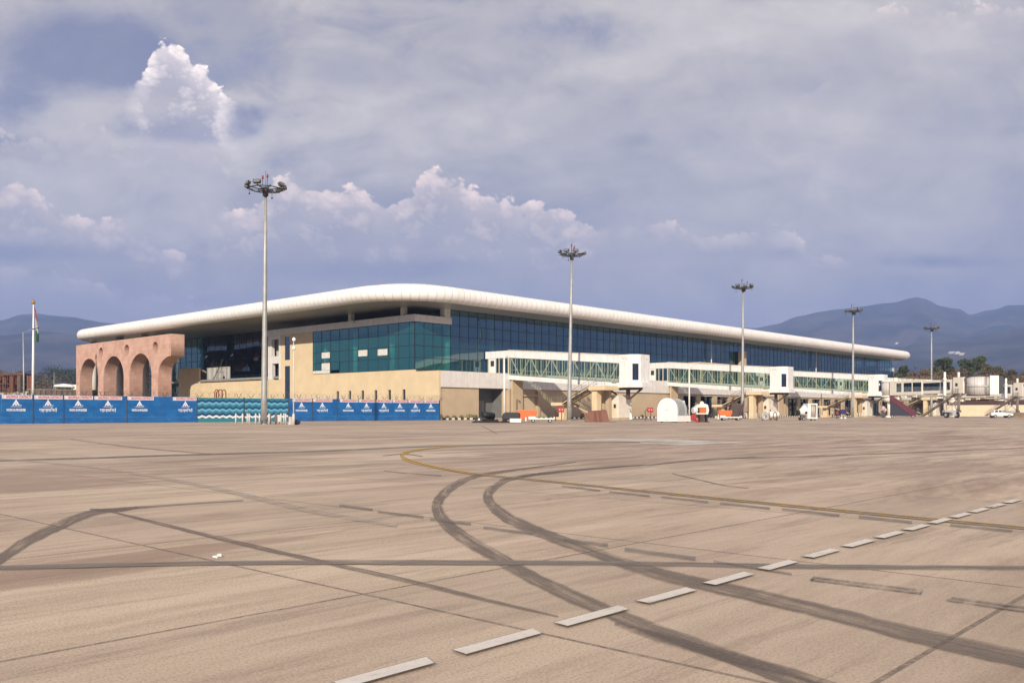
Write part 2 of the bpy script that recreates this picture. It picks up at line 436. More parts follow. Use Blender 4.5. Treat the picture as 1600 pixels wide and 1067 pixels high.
yl = [(730, 696.5, 1.0), (690, 699, 1.4), (655, 703, 2.4), (634, 707.5, 4.5), (628, 712, 6), (638, 719, 6), (680, 730, 4.2), (740, 740.5, 3.6), (860, 752.5, 3.6), (1000, 767, 4.2), (1200, 787, 5), (1400, 806.5, 5.4), (1660, 831, 6)]
strip('yellow_line_edge', [(a, b, c * .95) for a, b, c in yl], EDGE, .009)
YELF = worn('faded yellow paint', (.58, .40, .13), .72, .34, .62, (1.5, 4.0))
for k, (sg, zz) in enumerate(((-1, .0130), (1, .0131))):
    sh = [(p, q + sg * r * .26, r * .30) for p, q, r in yl]
    strip('yellow_line', sh[:8], YEL, zz); strip('faded_line', sh[7:], YELF, zz)
strip('dark_line', [(598, 712.5, 1), (630, 709.5, 1.6), (660, 713, 1.4)], TAR, .0102)
mb = MB()
for s in [((878, 760), (938, 767), 3.2), ((952, 769), (1015, 775.5), 3.4), ((1033, 777), (1107, 785), 3.6), ((1125, 787), (1203, 795), 3.8), ((1222, 796), (1312, 806), 4.4), ((1342, 808), (1425, 817), 5),
          ((1485, 821), (1582, 830.5), 5.2), ((880, 844), (950, 853), 6), ((976, 859), (1087, 874), 7), ((1115, 878), (1237, 898), 4), ((590, 800), (662, 809), 4.5), ((672, 812), (736, 820), 4.6), ((755, 825), (832, 835), 5),
          ((530, 790), (582, 797), 4), ((600, 736), (640, 740.5), 1.4), ((640, 740), (690, 743.5), 1.6)]:
    (a, b, t) = s; strip('blacked_out_dash', [(a[0], a[1], t * 1.25), ((a[0] + b[0]) / 2, (a[1] + b[1]) / 2, t * 1.25), (b[0], b[1], t * 1.25)], GREYB, .0105)
mb = MB()
for (a, b, t) in [((1275, 903.5), (1432, 922.5), 2.6), ((1268, 907), (1440, 928.5), 2.6), ((1487, 935), (1605, 951), 3), ((1480, 938.5), (1605, 957), 3), ((1274, 902.5), (1267, 908), 4), ((1442, 923.5), (1438, 929), 4)]:
    strip('', [(a[0], a[1], t), (b[0], b[1], t)], None, .0108, mb)
mb.build('line_ghost', GHOST, APRON)
mb = MB()
strip('', [(880, 689, .6), (950, 687.5, 3.2), (1040, 688.5, 4.6), (1110, 691, 3.6), (1170, 692, .6)], None, .011, mb)
strip('', [(1000, 692, 1), (1060, 694.2, 3.2), (1130, 692, 1)], None, .0112, mb)
mb.build('pale_wash', PALEP, APRON)
mb = MB()
strip('', [(-10, 716, 2), (160, 732, 3.5), (330, 762, 6), (480, 797, 8), (620, 822, 5)], None, .0113, mb)
mb.build('pale_wash', worn('pale joint sealant', (.50, .42, .35), .7, .36, .6, (.5, 2.0)), APRON)
# white equipment line along +X: dashes and their black edging
mbw, mbe = MB(), MB()
yc = CAMY + 3.60
s0, pitch, ln = None, 0, 0
def sx(px, py): return gnd(px, py)[0]
ends = [((515, 1070), (668, 1034)), ((706, 1020), (843, 990)), ((866, 977), (980, 953)), ((994, 942), (1088, 924)), ((1101, 914), (1180, 899)), ((1187, 891), (1251, 880)), ((1259, 872), (1318, 862)), ((1324, 856), (1376, 847)),
        ((1380, 842.5), (1425, 834)), ((1428, 830.5), (1466, 823)), ((1470, 820), (1504, 813.5)), ((1506, 811), (1536, 805)), ((1539, 803), (1566, 797)), ((1569, 795.5), (1592, 790)), ((400, 1098), (480, 1078)), ((1595, 788), (1616, 783))]
for (a, b) in ends:
    x0, x1 = sx(*a), sx(*b)
    for m, e, z in ((mbe, .010, .0145), (mbw, 0, .0175)):
        hw = .060 + e
        k = .05
        m.quad((x0 - e, yc - hw, z), (x1 + e - k * .5, yc - hw, z), (x1 + e + k * .5, yc + hw + e * .6, z), (x0 - e + k * .3, yc + hw + e * .6, z))
mbe.build('dash_edging', EDGE, APRON); mbw.build('white_dash', WHITE, APRON)
p = gnd(339, 871); lit = MB().cbox((p[0], p[1], .012), (.07, .05, .012), Matrix.Rotation(.5, 3, 'Z') @ Matrix.Rotation(.2, 3, 'X')).cbox((p[0] + .025, p[1], .02), (.04, .035, .01), Matrix.Rotation(1.1, 3, 'Z') @ Matrix.Rotation(-.4, 3, 'Y')).build('paper_scrap', mat('litter paper', (.8, .78, .74)))
tag(lit, 'small scrap of white paper lying on the concrete', 'litter')
strip('dark_line', [(752, 665.5, 1.0), (764, 671, 1.3), (777, 678, 1.0)], TAR, .0119)

# ------------------------------------------------------------------ hills
def hills(name, ridge, d0, d1, label, seed, foot=.10):
    rnd = random.Random(seed)
    def top(px):
        for (x0, y0), (x1, y1) in zip(ridge, ridge[1:]):
            if x0 <= px <= x1: 
                t = (px - x0) / (x1 - x0); t = t * t * (3 - 2 * t) * .5 + t * .5
                return y0 + (y1 - y0) * t
        return ridge[-1][1]
    from mathutils import noise as mn
    A, B = ridge[0][0], ridge[-1][0]; nx, ny = 150, 46
    mb = MB(); vs = []
    for i in range(nx + 1):
        px = A + (B - A) * i / nx
        e = (HZ - top(px)) / F
        for j in range(ny + 1):
            t = j / ny
            D = d0 + (d1 - d0) * t * 1.35
            h = e * d1
            s = t if t <= 1 else 1
            k = min(1.0, t * 1.35)
            prof = k ** 1.25 if t * 1.35 <= 1 else max(0, 1 - (t * 1.35 - 1) * 2.0)
            x, y = ray(px, D)
            q = Vector((x / 900, y / 900, seed))
            r = 1 - abs(mn.noise(q * 1.3)) * 2
            r2 = 1 - abs(mn.noise(q * 3.1)) * 2
            gul = (r * .10 + r2 * .06) * h * (1 - abs(2 * min(k, 1) - 1)) if t * 1.35 < 1 else 0
            z = h * prof + gul + EYE * 0
            if abs(t * 1.35 - 1) < .02: z += mn.noise(q * 9) * h * .012
            vs.append((x, y, max(-.5, z - .5)))
    fs = []
    for i in range(nx):
        for j in range(ny):
            a = i * (ny + 1) + j; fs.append((a, a + ny + 1, a + ny + 2, a + 1))
    mb.add(vs, fs, True)
    m, nt, b = new_mat(name + ' forest')
    c = coords(nt); n = noise(nt, c, .004, 7, .65); n2 = noise(nt, c, .03, 5, .7)
    o = mixc(nt, n.step(.38, .66), (.012, .022, .024), (.085, .08, .07)); o = mixc(nt, n2.step(.4, .7) * .5, o, (.022, .028, .02))
    nt.links.new(o.k, b.inputs['Base Color']); b.inputs['Roughness'].default_value = 1; b.inputs['Specular IOR Level'].default_value = .1
    ob = mb.build(name, m); tag(ob, label, kind='structure'); return ob
hills('hills', [(-420, 520), (-200, 505), (-60, 498), (0, 500), (30, 491), (60, 490), (110, 495), (160, 503), (230, 512), (330, 530), (520, 548), (760, 560)], 3300, 5600, 'blue forested hills far behind the arcade', 3)
hills('hills', [(-420, 540), (-100, 534), (0, 524), (70, 517), (120, 521), (200, 532), (330, 546), (600, 570)], 2400, 3900, 'lower blue foothill in front of the ridge behind the arcade', 5)
hills('hills', [(900, 548), (1010, 535), (1110, 517), (1130, 512), (1180, 512), (1215, 506), (1250, 493), (1300, 484), (1350, 478), (1400, 471), (1420, 465.5), (1433, 463.5), (1446, 466), (1468, 478), (1500, 483), (1515, 491), (1545, 484), (1575, 477), (1600, 475), (1700, 462), (1900, 480)], 3000, 6000, 'blue mountain ridge with a peak beyond the terminal roof', 8)
hills('hills', [(1250, 590), (1330, 560), (1400, 545), (1440, 532), (1500, 528), (1560, 520), (1620, 508), (1720, 500), (1900, 520)], 2200, 3900, 'brownish lower slopes in front of the mountain ridge', 12)
# air
hz = MB().box(-9400, 9400, -9400, 9400, -1.2, 1150)
m = bpy.data.materials.new('haze'); m.use_nodes = True; nt = m.node_tree
nt.nodes.remove(nt.nodes['Principled BSDF'])
pv = nt.nodes.new('ShaderNodeVolumePrincipled'); pv.inputs['Color'].default_value = (.36, .50, 1.0, 1); pv.inputs['Density'].default_value = 1.8e-4
pv.inputs['Anisotropy'].default_value = 0.0
nt.links.new(pv.outputs[0], nt.nodes['Material Output'].inputs['Volume'])
tag(hz.build('haze', m), 'thin blue haze over the plain', kind='stuff')
# ------------------------------------------------------------------ materials of the buildings
def panel_mat(name, col, pitch, width=.016, rough=.35, offs=.37, hz=None, spec=.5, dark=.35):
    "metal cladding with fine joints between its sheets"
    m, nt, b = new_mat(name); c = coords(nt); x, y, z = xyz(nt, c)
    g = nt.nodes.new('ShaderNodeNewGeometry'); nx, ny, nz = xyz(nt, S(nt, g.outputs['Normal']))
    l = lambda q, p: (((q + offs) / p).fract() - .5).abs().gt(.5 - width / p)
    j = (l(y, pitch) * nx.abs().gt(.6)).max(l(x, pitch) * ny.abs().gt(.6))
    if hz: j = j.max(l(z, hz) * nz.abs().lt(.6))
    n1 = noise(nt, c, .9, 5, .6)
    wn = nt.nodes.new('ShaderNodeTexWhiteNoise'); nt.links.new(vec(nt, ((x + offs) / pitch).floor(), ((y + offs) / pitch).floor(), 0.0).k, wn.inputs['Vector'])
    o = mixc(nt, n1.step(.3, .7), tuple(k * .88 for k in col), col)
    o = mixc(nt, S(nt, wn.outputs['Value']) * .10, o, tuple(k * .72 for k in col))
    st = noise(nt, vec(nt, x * 1.5, y * 1.5, z * .2), 1.2, 4, .65).step(.5, .8) * .22
    o = mixc(nt, st, o, tuple(k * .6 for k in (col[0], col[1] * .95, col[2] * .88)))
    o = mixc(nt, j * .8, o, tuple(k * dark for k in col))
    nt.links.new(o.k, b.inputs['Base Color']); b.inputs['Roughness'].default_value = rough; b.inputs['Specular IOR Level'].default_value = spec
    return m
def glass(name, tint, refl=.10, gl=(.72, .78, .95), rough=.012, ior=1.7, wob=.0, film=None, fk=.4):
    "coated window glass: mirrors the sky, passes tinted light"
    m = bpy.data.materials.new(name); m.use_nodes = True; nt = m.node_tree; nt.nodes.remove(nt.nodes['Principled BSDF'])
    t = nt.nodes.new('ShaderNodeBsdfTransparent'); t.inputs[0].default_value = (*tint, 1)
    g = nt.nodes.new('ShaderNodeBsdfGlossy'); g.inputs['Color'].default_value = (*gl, 1); g.inputs['Roughness'].default_value = rough
    fr = nt.nodes.new('ShaderNodeLayerWeight'); fr.inputs['Blend'].default_value = .5
    f = (S(nt, fr.outputs['Facing']).pow(4.5) * .85 + (refl + .055)).min(1.0)
    base = t.outputs[0]
    if film:                                            # dust and body tint of the sheet, standing in for missing interior light
        df = nt.nodes.new('ShaderNodeBsdfDiffuse'); df.inputs[0].default_value = (*film, 1)
        m0 = nt.nodes.new('ShaderNodeMixShader'); m0.inputs[0].default_value = fk; nt.links.new(t.outputs[0], m0.inputs[1]); nt.links.new(df.outputs[0], m0.inputs[2]); base = m0.outputs[0]
    mx = nt.nodes.new('ShaderNodeMixShader'); nt.links.new(f.k, mx.inputs[0]); nt.links.new(base, mx.inputs[1]); nt.links.new(g.outputs[0], mx.inputs[2])
    nt.links.new(mx.outputs[0], nt.nodes['Material Output'].inputs['Surface'])
    if wob:
        nn = noise(nt, coords(nt), .35, 2, .5); bb = bump(nt, nn, wob, .05); nt.links.new(bb, g.inputs['Normal'])
    return m
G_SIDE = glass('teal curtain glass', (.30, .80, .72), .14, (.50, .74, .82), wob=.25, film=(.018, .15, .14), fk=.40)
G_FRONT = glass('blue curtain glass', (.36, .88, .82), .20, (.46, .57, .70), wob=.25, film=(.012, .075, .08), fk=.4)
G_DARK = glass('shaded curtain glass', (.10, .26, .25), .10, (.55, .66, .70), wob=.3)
G_BR = glass('bridge glass', (.80, .90, .86), .05, (.75, .85, .85))
G_BLUE = glass('grey tunnel glass', (.16, .22, .28), .16, (.6, .7, .85))
MULL = mat('dark mullion', (.022, .032, .045), .4)
BEIGE = mat('beige render', (.66, .52, .33), .85, var=.07, scale=.35, streak=.10, bmp=.1)
TAN_SHADE = mat('shaded tan render', (.50, .385, .255), .85, var=.08, scale=.4, streak=.14, bmp=.1)  # beige darkened: apron-front shade put into the colour; also used on tan parts
GREYW = mat('pale grey render', (.48, .47, .43), .85, var=.08, scale=.4, streak=.1)
CLAD = panel_mat('white cladding', (.74, .70, .66), 1.52)
CLADB = panel_mat('bridge cladding', (.80, .78, .75), 1.30)
CLADG = panel_mat('grey cladding', (.50, .49, .48), .62, .01)
CREAM = mat('cream render', (.66, .53, .36), .8, var=.08, scale=.6, streak=.1)
SOFF = panel_mat('soffit panels', (.40, .385, .355), 1.5, .02, rough=.28, spec=.6)
DARKIN = mat('dark interior', (.035, .04, .045), .7)
INNER = mat('interior wall', (.34, .36, .36), .8)
COLW = mat('white column', (.66, .63, .58), .6, var=.05)
def roof_mat():
    m, nt, b = new_mat('roof metal')
    uv = nt.nodes.new('ShaderNodeUVMap'); uu, vv, _ = xyz(nt, S(nt, uv.outputs[0]))
    f = (uu.fract() - .5).abs()
    j = f.gt(.458)
    wn = nt.nodes.new('ShaderNodeTexWhiteNoise'); wn.noise_dimensions = '1D'; nt.links.new(uu.floor().k, wn.inputs['W'])
    n1 = noise(nt, coords(nt), .5, 5, .6)
    o = mixc(nt, S(nt, wn.outputs[0]) * .3, (.87, .835, .80), (.74, .70, .665))
    o = mixc(nt, n1.step(.45, .75) * .3, o, (.62, .56, .50))
    o = mixc(nt, j * .48, o, (.30, .27, .25))
    nt.links.new(o.k, b.inputs['Base Color']); b.inputs['Roughness'].default_value = .42; b.inputs['Specular IOR Level'].default_value = .4
    h = (f * -1.0 + .5).min(.10) * 10.0
    nt.links.new(bump(nt, h, .5, .06), b.inputs['Normal'])
    return m
ROOFM = roof_mat()

def wall_holes(mb, axis, p, u0, u1, z0, z1, holes, th):
    "a wall on the plane axis=p (thickness th behind it) pierced by rectangular openings (u0,u1,z0,z1)"
    us = sorted({u0, u1, *[h[0] for h in holes], *[h[1] for h in holes]}); zs = sorted({z0, z1, *[h[2] for h in holes], *[h[3] for h in holes]})
    solid = lambda a, b: u0 <= a <= u1 and z0 <= b <= z1 and not any(h[0] < a < h[1] and h[2] < b < h[3] for h in holes)
    P = lambda u, z, t: (p + t, u, z) if axis == 'x' else (u, p + t, z)
    for i in range(len(us) - 1):
        for k in range(len(zs) - 1):
            a, b, c, d = us[i], us[i + 1], zs[k], zs[k + 1]
            if not solid((a + b) / 2, (c + d) / 2): continue
            mb.quad(P(a, c, 0), P(b, c, 0), P(b, d, 0), P(a, d, 0)); mb.quad(P(a, c, th), P(b, c, th), P(b, d, th), P(a, d, th))
            if not solid(a - .001, (c + d) / 2): mb.quad(P(a, c, 0), P(a, d, 0), P(a, d, th), P(a, c, th))
            if not solid(b + .001, (c + d) / 2): mb.quad(P(b, c, 0), P(b, d, 0), P(b, d, th), P(b, c, th))
            if not solid((a + b) / 2, c - .001): mb.quad(P(a, c, 0), P(b, c, 0), P(b, c, th), P(a, c, th))
            if not solid((a + b) / 2, d + .001): mb.quad(P(a, d, 0), P(b, d, 0), P(b, d, th), P(a, d, th))
    return mb
def curtain(axis, p, us, zs, out, gmb, mmb, tilt=.004, mw=.07, hw=.10, skip=None):
    "glass sheet of separate panes, each a hair out of true, and its grid of bars"
    P = lambda u, z, t: (p + t, u, z) if axis == 'x' else (u, p + t, z)
    for a, b in zip(us, us[1:]):
        for c, d in zip(zs, zs[1:]):
            if skip and skip((a + b) / 2, (c + d) / 2): continue
            t = [random.uniform(-tilt, tilt) * 1.5 for _ in range(2)]; s = random.uniform(-tilt, tilt) * 1.5
            q = [P(a, c, -t[0] - s), P(b, c, t[0] - s), P(b, d, t[0] + s), P(a, d, -t[0] + s)]
            gmb.quad(*(q[::-1] if axis == 'x' else q))
    o0, o1 = (-.05, .10) if out < 0 else (-.10, .05)
    for u in us:
        A, B = P(u - mw / 2, zs[0], o0), P(u + mw / 2, zs[-1], o1); mmb.box(*sorted((A[0], B[0])), *sorted((A[1], B[1])), A[2], B[2])
    for z in zs:
        A, B = P(us[0], z - hw / 2, o0 - .012), P(us[-1], z + hw / 2, o1 + .012); mmb.box(*sorted((A[0], B[0])), *sorted((A[1], B[1])), A[2], B[2])
lin = lambda a, b, n: [a + (b - a) * i / n for i in range(n + 1)]

# ------------------------------------------------------------------ the terminal
T = thing('terminal_building', 'long glass airport terminal under a white round-edged roof', 'terminal', (0, 0, 0))
XE = 240.0                                                    # far end of the glass front
# roof: a bull-nosed sweep round a rounded rectangle
RX0, RX1, RY0, RY1, RR, ZS = -9.0, 243.5, -7.3, 135.5, 11.5, 21.0
path = []
def arc(cx, cy, a0, a1, n):
    for i in range(n + 1):
        t = R(a0 + (a1 - a0) * i / n); path.append((cx + RR * math.cos(t), cy + RR * math.sin(t), math.cos(t), math.sin(t)))
def edge(p, q, nx, ny):
    n = max(2, int(math.hypot(q[0] - p[0], q[1] - p[1]) / 3))
    for i in range(1, n): path.append((p[0] + (q[0] - p[0]) * i / n, p[1] + (q[1] - p[1]) * i / n, nx, ny))
arc(RX0 + RR, RY0 + RR, 180, 270, 22); edge((RX0 + RR, RY0), (RX1 - RR, RY0), 0, -1)
arc(RX1 - RR, RY0 + RR, 270, 360, 14); edge((RX1, RY0 + RR), (RX1, RY1 - RR), 1, 0)
arc(RX1 - RR, RY1 - RR, 0, 90, 12); edge((RX1 - RR, RY1), (RX0 + RR, RY1), 0, 1)
arc(RX0 + RR, RY1 - RR, 90, 180, 16); edge((RX0, RY1 - RR), (RX0, RY0 + RR), -1, 0)
prof = [(1.5 * math.sin(math.pi * i / 14), ZS + 1.45 - 1.45 * math.cos(math.pi * i / 14)) for i in range(15)] + [(-1.2, ZS + 3.02), (-3.5, ZS + 3.55), (-7, ZS + 3.9), (-10.5, ZS + 4.0)]
mb = MB(); npt = len(path)
dist = [0.0]
for i in range(1, npt + 1):
    a, b = path[i - 1], path[i % npt]; dist.append(dist[-1] + math.hypot(a[0] - b[0], a[1] - b[1]))
for (x, y, nx, ny) in path:
    for (o, z) in prof: mb.v.append((x + nx * o, y + ny * o, z))
m_ = len(prof)
uvs = []
for i in range(npt):
    for k in range(m_ - 1):
        mb.f.append([i * m_ + k, ((i + 1) % npt) * m_ + k, ((i + 1) % npt) * m_ + k + 1, i * m_ + k + 1]); mb.sm.append(True)
        uvs += [(dist[i], k), (dist[i + 1], k), (dist[i + 1], k + 1), (dist[i], k + 1)]
top = [i * m_ + m_ - 1 for i in range(npt)]
mb.f.append(top); mb.sm.append(False); uvs += [(.5, 0)] * npt
rf = mb.build('roof', ROOFM, T, fix=False)
uvl = rf.data.uv_layers.new(name='UVMap')
for i, uv in enumerate(uvs): uvl.data[i].uv = (uv[0] / 1.42, uv[1])
bm = bmesh.new(); bm.from_mesh(rf.data); bmesh.ops.recalc_face_normals(bm, faces=bm.faces); bm.to_mesh(rf.data); bm.free()
mb = MB(); mb.add([(x + nx * .02, y + ny * .02, ZS - .003) for (x, y, nx, ny) in path], [list(range(npt))])
mb.build('soffit', SOFF, T)
# upper glass: apron front
gm, mm = MB(), MB()
XV = 9.1
rows = [9.3, 11.5, 13.7, 15.9, 18.05, 20.0, 20.95]
ncol = int(round((XE - XV) / 2.42))
us = lin(XV, XE, ncol)
curtain('y', 0.0, us, rows, -1, gm, mm)
gm.build('front_glazing', G_FRONT, T, fix=False); mm.build('front_mullions', MULL, T)
# the corner block: teal glass on two sides
gm, mm = MB(), MB()
r2 = [9.3, 11.5, 13.7, 15.9, 18.05]
curtain('y', -.001, lin(.06, XV, 4), r2, -1, gm, mm)
curtain('x', -.001, [0.06, 1.5] + lin(1.5, 32.0, 10)[1:], r2, -1, gm, mm, skip=lambda u, z: (z < 11.5 and u > 23))
gm.build('corner_glazing', G_SIDE, T, fix=False); mm.build('corner_mullions', MULL, T)
# teal lower lights of the apron front, first bays
# two lower corner panes are closed with white boards, others stand open with white boards behind
for (y0, y1, z0, z1) in [(26.0, 32.0, 9.32, 9.9), (26.0, 28.9, 9.95, 11.4), (26.0, 28.9, 12.4, 13.6), (13.8, 16.7, 12.3, 13.5), (7.7, 10.7, 12.2, 13.4)]:
    MB().box(-.09, -.045, y0 + .06, y1 - .06, z0, z1).build('white_board', mat('white board', (.66, .64, .58), .7), T)
for a, b in ((23.0, 25.9), (29.0, 31.95)):
    MB().quad((0, b, 9.9), (0, a + .1, 9.9), (0, a + .1, 11.45), (0, b, 11.45)).build('corner_pane', G_SIDE, T, fix=False)
# parapet band and terrace over the corner block
pb = MB(); pb.box(-.25, XV + .1, -.25, .15, 18.1, 19.4); pb.box(-.25, .15, .15, 48.9, 18.1, 19.4)
pb.build('parapet', CLAD, T)
MB().box(.16, XV, .16, 48.6, 17.95, 18.3).build('terrace_floor', GREYW, T)
# recessed upper glass behind the terrace and the long recessed side glass
gm, mm = MB(), MB()
curtain('x', XV, lin(.2, 48.9, 16), [18.3, 20.95], -1, gm, mm)
curtain('x', XV, lin(48.9, 122, 24), [0.2, 3.0, 5.6, 8.2, 10.4, 12.6, 14.8, 17.0, 19.0, 20.95], -1, gm, mm, mw=.09)
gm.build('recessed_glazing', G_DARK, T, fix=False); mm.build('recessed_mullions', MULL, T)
# interior seen through the glass
MB().box(.2, XE - .3, .25, 118, 8.7, 9.25).build('upper_floor', mat('interior floor', (.26, .25, .23), .35), T)
core = MB(); core.box(22, XE - 4, 15, 16, 9.25, 20.9); core.box(22, 23, 16, 118, 0, 20.9)
core.build('inner_wall', INNER, T)
MB().box(2.2, 8.8, 47.2, 48.4, 9.25, 17.9).box(3.0, 8.9, 40.0, 46.8, 9.26, 12.0).build('inner_partition', INNER, T)
for i, x in enumerate([9.6] + [22 + 12.2 * k for k in range(18)]):
    MB().cyl((x, 1.5), .6, 9.25, 20.99, 16).build('inner_column', COLW, T)
for y in (9.5, 21.0, 31.0, 42): MB().cyl((2.6, y), .5, 9.25, 17.94, 14).build('inner_column', COLW, T)
for x in range(26, 236, 15): MB().box(x, x + .4, 6, 9, 9.26, 12.5).build('partition', GREYW, T)
# slim columns that carry the roof edge
for px in (549, 631): 
    y = atX(px, .9); MB().box(.45, 1.35, y - .45, y + .45, 18.3, 20.996).build('terrace_column', COLW, T)
MB().box(XV - 1.7, XV - .15, -.12, 1.1, 19.4, 20.996).build('terrace_column', COLW, T)
for x in (atY(1111.5, -1), atY(1275, -1)):
    MB().cyl((x, -1.0), .17, 8.9, 20.996, 10).build('slim_column', COLW, T)
# beige side wall with its openings; ground storey
YS = {p: atX(p, 0) for p in (527.5, 546.5, 566.5, 587, 608.5, 631)}
slots = [(y - .45, y + .45, 3.3, 5.6) for y in YS.values()]
H = slots + [(atX(453, 0), atX(445, 0), 5.2 - 3.4, 11.3), (atX(453, 0), atX(445, 0), 12.6, 17.6), (atX(436, 0), atX(428.5, 0), 9.2, 12.0), (atX(436, 0), atX(424.5, 0), 13.6, 17.2)]
mb = MB()
wall_holes(mb, 'x', 0, -6.6, 32.0, 0, 8.86, [h for h in H if h[1] < 32], .4)
mb.box(.0, .4, 0, 32, 8.86, 9.25)
wall_holes(mb, 'x', 0, 32.0, atX(438.5, 0), 0, 18.1, [h for h in H if 32 < h[1] < atX(438.5, 0)], .4)
mb.box(0, .4, atX(311, 0), atX(311, 0) + 10.2, 0, 12.2)
mb.box(.0, .4, 48.9, atX(311, 0), 0, 8.45)
mb.build('side_wall', BEIGE, T)
fr = MB()
y0, y1 = atX(438.5, 0), atX(419, 0)
wall_holes(fr, 'x', -.06, y0, y1, 8.45, 18.1, [(atX(436, 0), atX(424.5, 0), 13.6, 17.3), (atX(436, 0), atX(425.5, 0), 8.45, 12.0)], .8)
fr.build('white_frame', CLAD, T)
MB().box(0, .4, y0, y1, 0, 8.44).build('side_wall', BEIGE, T)
MB().box(1.6, 1.9, y0 - 1, y1 + .2, 12.1, 18.0).build('balcony_wall', GREYW, T)
MB().box(1.6, 1.9, y0 - 1, y1 + .2, 8.5, 12.0).build('dark_opening', DARKIN, T)
MB().box(1.0, 9.0, y1 - .2, y1 + .1, 8.5, 18.0).build('balcony_wall', GREYW, T)
for (a, b, c, d) in slots: 
    f = MB().box(.26, .3, a, b, c, d).build('slot_window', mat('dark slot glass', (.03, .04, .045), .15), T)
for zs in ([1.8, 4.2, 6.6, 9.0, 11.3], [12.6, 15.1, 17.6]):
    gm, mm = MB(), MB(); curtain('x', .12, [atX(453, 0), atX(445, 0)], zs, -1, gm, mm)
    o = gm.build('tall_window', glass('strip window glass', (.10, .22, .24), .20, (.6, .72, .8)), T, fix=False); mm.build('window_bars', MULL, o)
MB().box(.5, .7, atX(455, 0), atX(443, 0), .5, 18).build('dark_opening', DARKIN, T)
# grey return walls of the recess and the shaded box beside the arcade
ya = atX(311, 0)
mb = MB(); mb.box(1.9, 2.2, atX(358, 1.9), ya - .01, 8.2, 12.2); mb.build('recess_wall', GREYW, T)
MB().box(.4, 9.0, ya + 9.8, ya + 10.2, 0, 12.2).build('side_wall', TAN_SHADE, T)
MB().box(.4, 9.0, 48.9, ya, 8.0, 8.42).build('terrace_floor', GREYW, T)
MB().box(1.80, 1.89, atX(350.5, 1.9) - .3, atX(350.5, 1.9) + .5, 8.45, 10.0).build('dark_opening', DARKIN, T)
# scaffolding left on the terrace
sc_ = MB()
for y in (atX(354, 1.4), atX(346, 1.4), atX(338, 1.4), atX(330, 1.4)):
    for x in (.55, 1.4): sc_.bar((x, y, 8.42), (x, y, 13.0 + random.uniform(-2.5, 1)), .06)
for z in (9.6, 11.0, 12.2):
    for x in (.55, 1.4): sc_.bar((x, atX(354, 1.4), z), (x, atX(340, 1.4), z), .05)
sc_.bar((1.2, atX(331, 1.2), 8.42), (1.2, atX(349, 1.2), 14.0), .08); sc_.bar((1.5, atX(328, 1.2), 8.42), (1.5, atX(346, 1.2), 14.0), .06)
so = thing('scaffolding', 'thin steel scaffolding and ladder standing on the side terrace', 'scaffolding', (0, 0, 0)); sc_.build('scaffold_tubes', mat('scaffold steel', (.12, .11, .10), .5, .6), so)
# apron-side ground storey: white fascia over walls in shade-darkened beige and glazed bays
MB().box(0.403, XE + 2, -6.6, -.2, 5.9, 8.86).build('fascia_band', CLAD, T)
doors = [(10.4, 17.2, 0.25, 5.88)]
x = 82.0; bays = []
while x < XE - 6:
    bays.append((x, x + 6.2, .2, 5.4)); x += 8.2
wall = MB(); wall_holes(wall, 'y', -6.3, 0.42, XE, 0, 5.9, doors + bays, .5); wall.build('apron_wall', TAN_SHADE, T)
MB().box(9, 23, -3.2, -3.0, 0, 5.9).box(17.3, 17.6, -5.7, -3.2, 0, 5.9).build('door_recess', mat('grey recess', (.16, .16, .15), .8), T)
MB().box(12.6, 15.3, -3.3, -3.2, .25, 3.6).build('door', mat('grey steel door', (.27, .255, .235), .6), T)
MB().box(14.75, 15.25, -3.33, -3.3, .3, 3.5).build('door_gap', DARKIN, T)
MB().box(21.0, 26.2, -6.36, -6.3, .1, 4.4).build('roller_shutter', mat('tan shutter', (.56, .43, .28), .6, var=.05), T)
pl = MB()
for a in (18.2, 19.5): pl.box(a, a + .55, -6.75, -6.3, 0, 5.9)
pl.box(26.7, 27.4, -6.9, -6.3, 0, 5.9); pl.box(20.4, 26.8, -6.7, -6.3, 4.5, 4.9)
pl.build('wall_pier', TAN_SHADE, T)
gm, mm = MB(), MB()
for (a, b, c, d) in bays: curtain('y', -4.2, lin(a - .4, b + .4, 4), [c, 2.9, d + .3], -1, gm, mm)
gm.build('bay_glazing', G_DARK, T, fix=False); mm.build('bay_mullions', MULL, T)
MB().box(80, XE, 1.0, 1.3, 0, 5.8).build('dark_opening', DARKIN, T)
# far end of the terminal: lower annexe with pale coping
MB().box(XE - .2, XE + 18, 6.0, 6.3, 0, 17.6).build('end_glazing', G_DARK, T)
MB().box(XE + .2, XE + 18, 6.5, 40, 0, 17.4).build('end_wall', mat('teal end wall', (.03, .07, .08), .3), T)
MB().box(XE - .3, XE + 18.4, 5.6, 41, 17.65, 19.0).build('end_coping', CLAD, T)
# flood lamps bracketed on the parapet and soffit
for y in (atX(552, -.4),):
    lamp = MB().ball((-.55, y, 19.2), .35, n=8, m=5).bar((-.25, y, 19.3), (-.55, y, 19.2), .08).build('wall_lamp', COLW, T)
# small roof canopy with two posts on the ground-storey roof
qa, qb = atY(1086, -4), atY(1133, -4)
cp = MB().box(qa, qb, -5.5, -2, 13.9, 14.15).box(qa + 3, qa + 3.3, -4, -3.7, 8.86, 13.9).box(qb - 2, qb - 1.7, -4, -3.7, 8.86, 13.9).build('roof_canopy', CREAM, T)
MB().box(atY(1161, -2), atY(1161, -2) + 1.6, -2.2, -.5, 8.87, 18.5).build('duct_tower', TAN_SHADE, T)

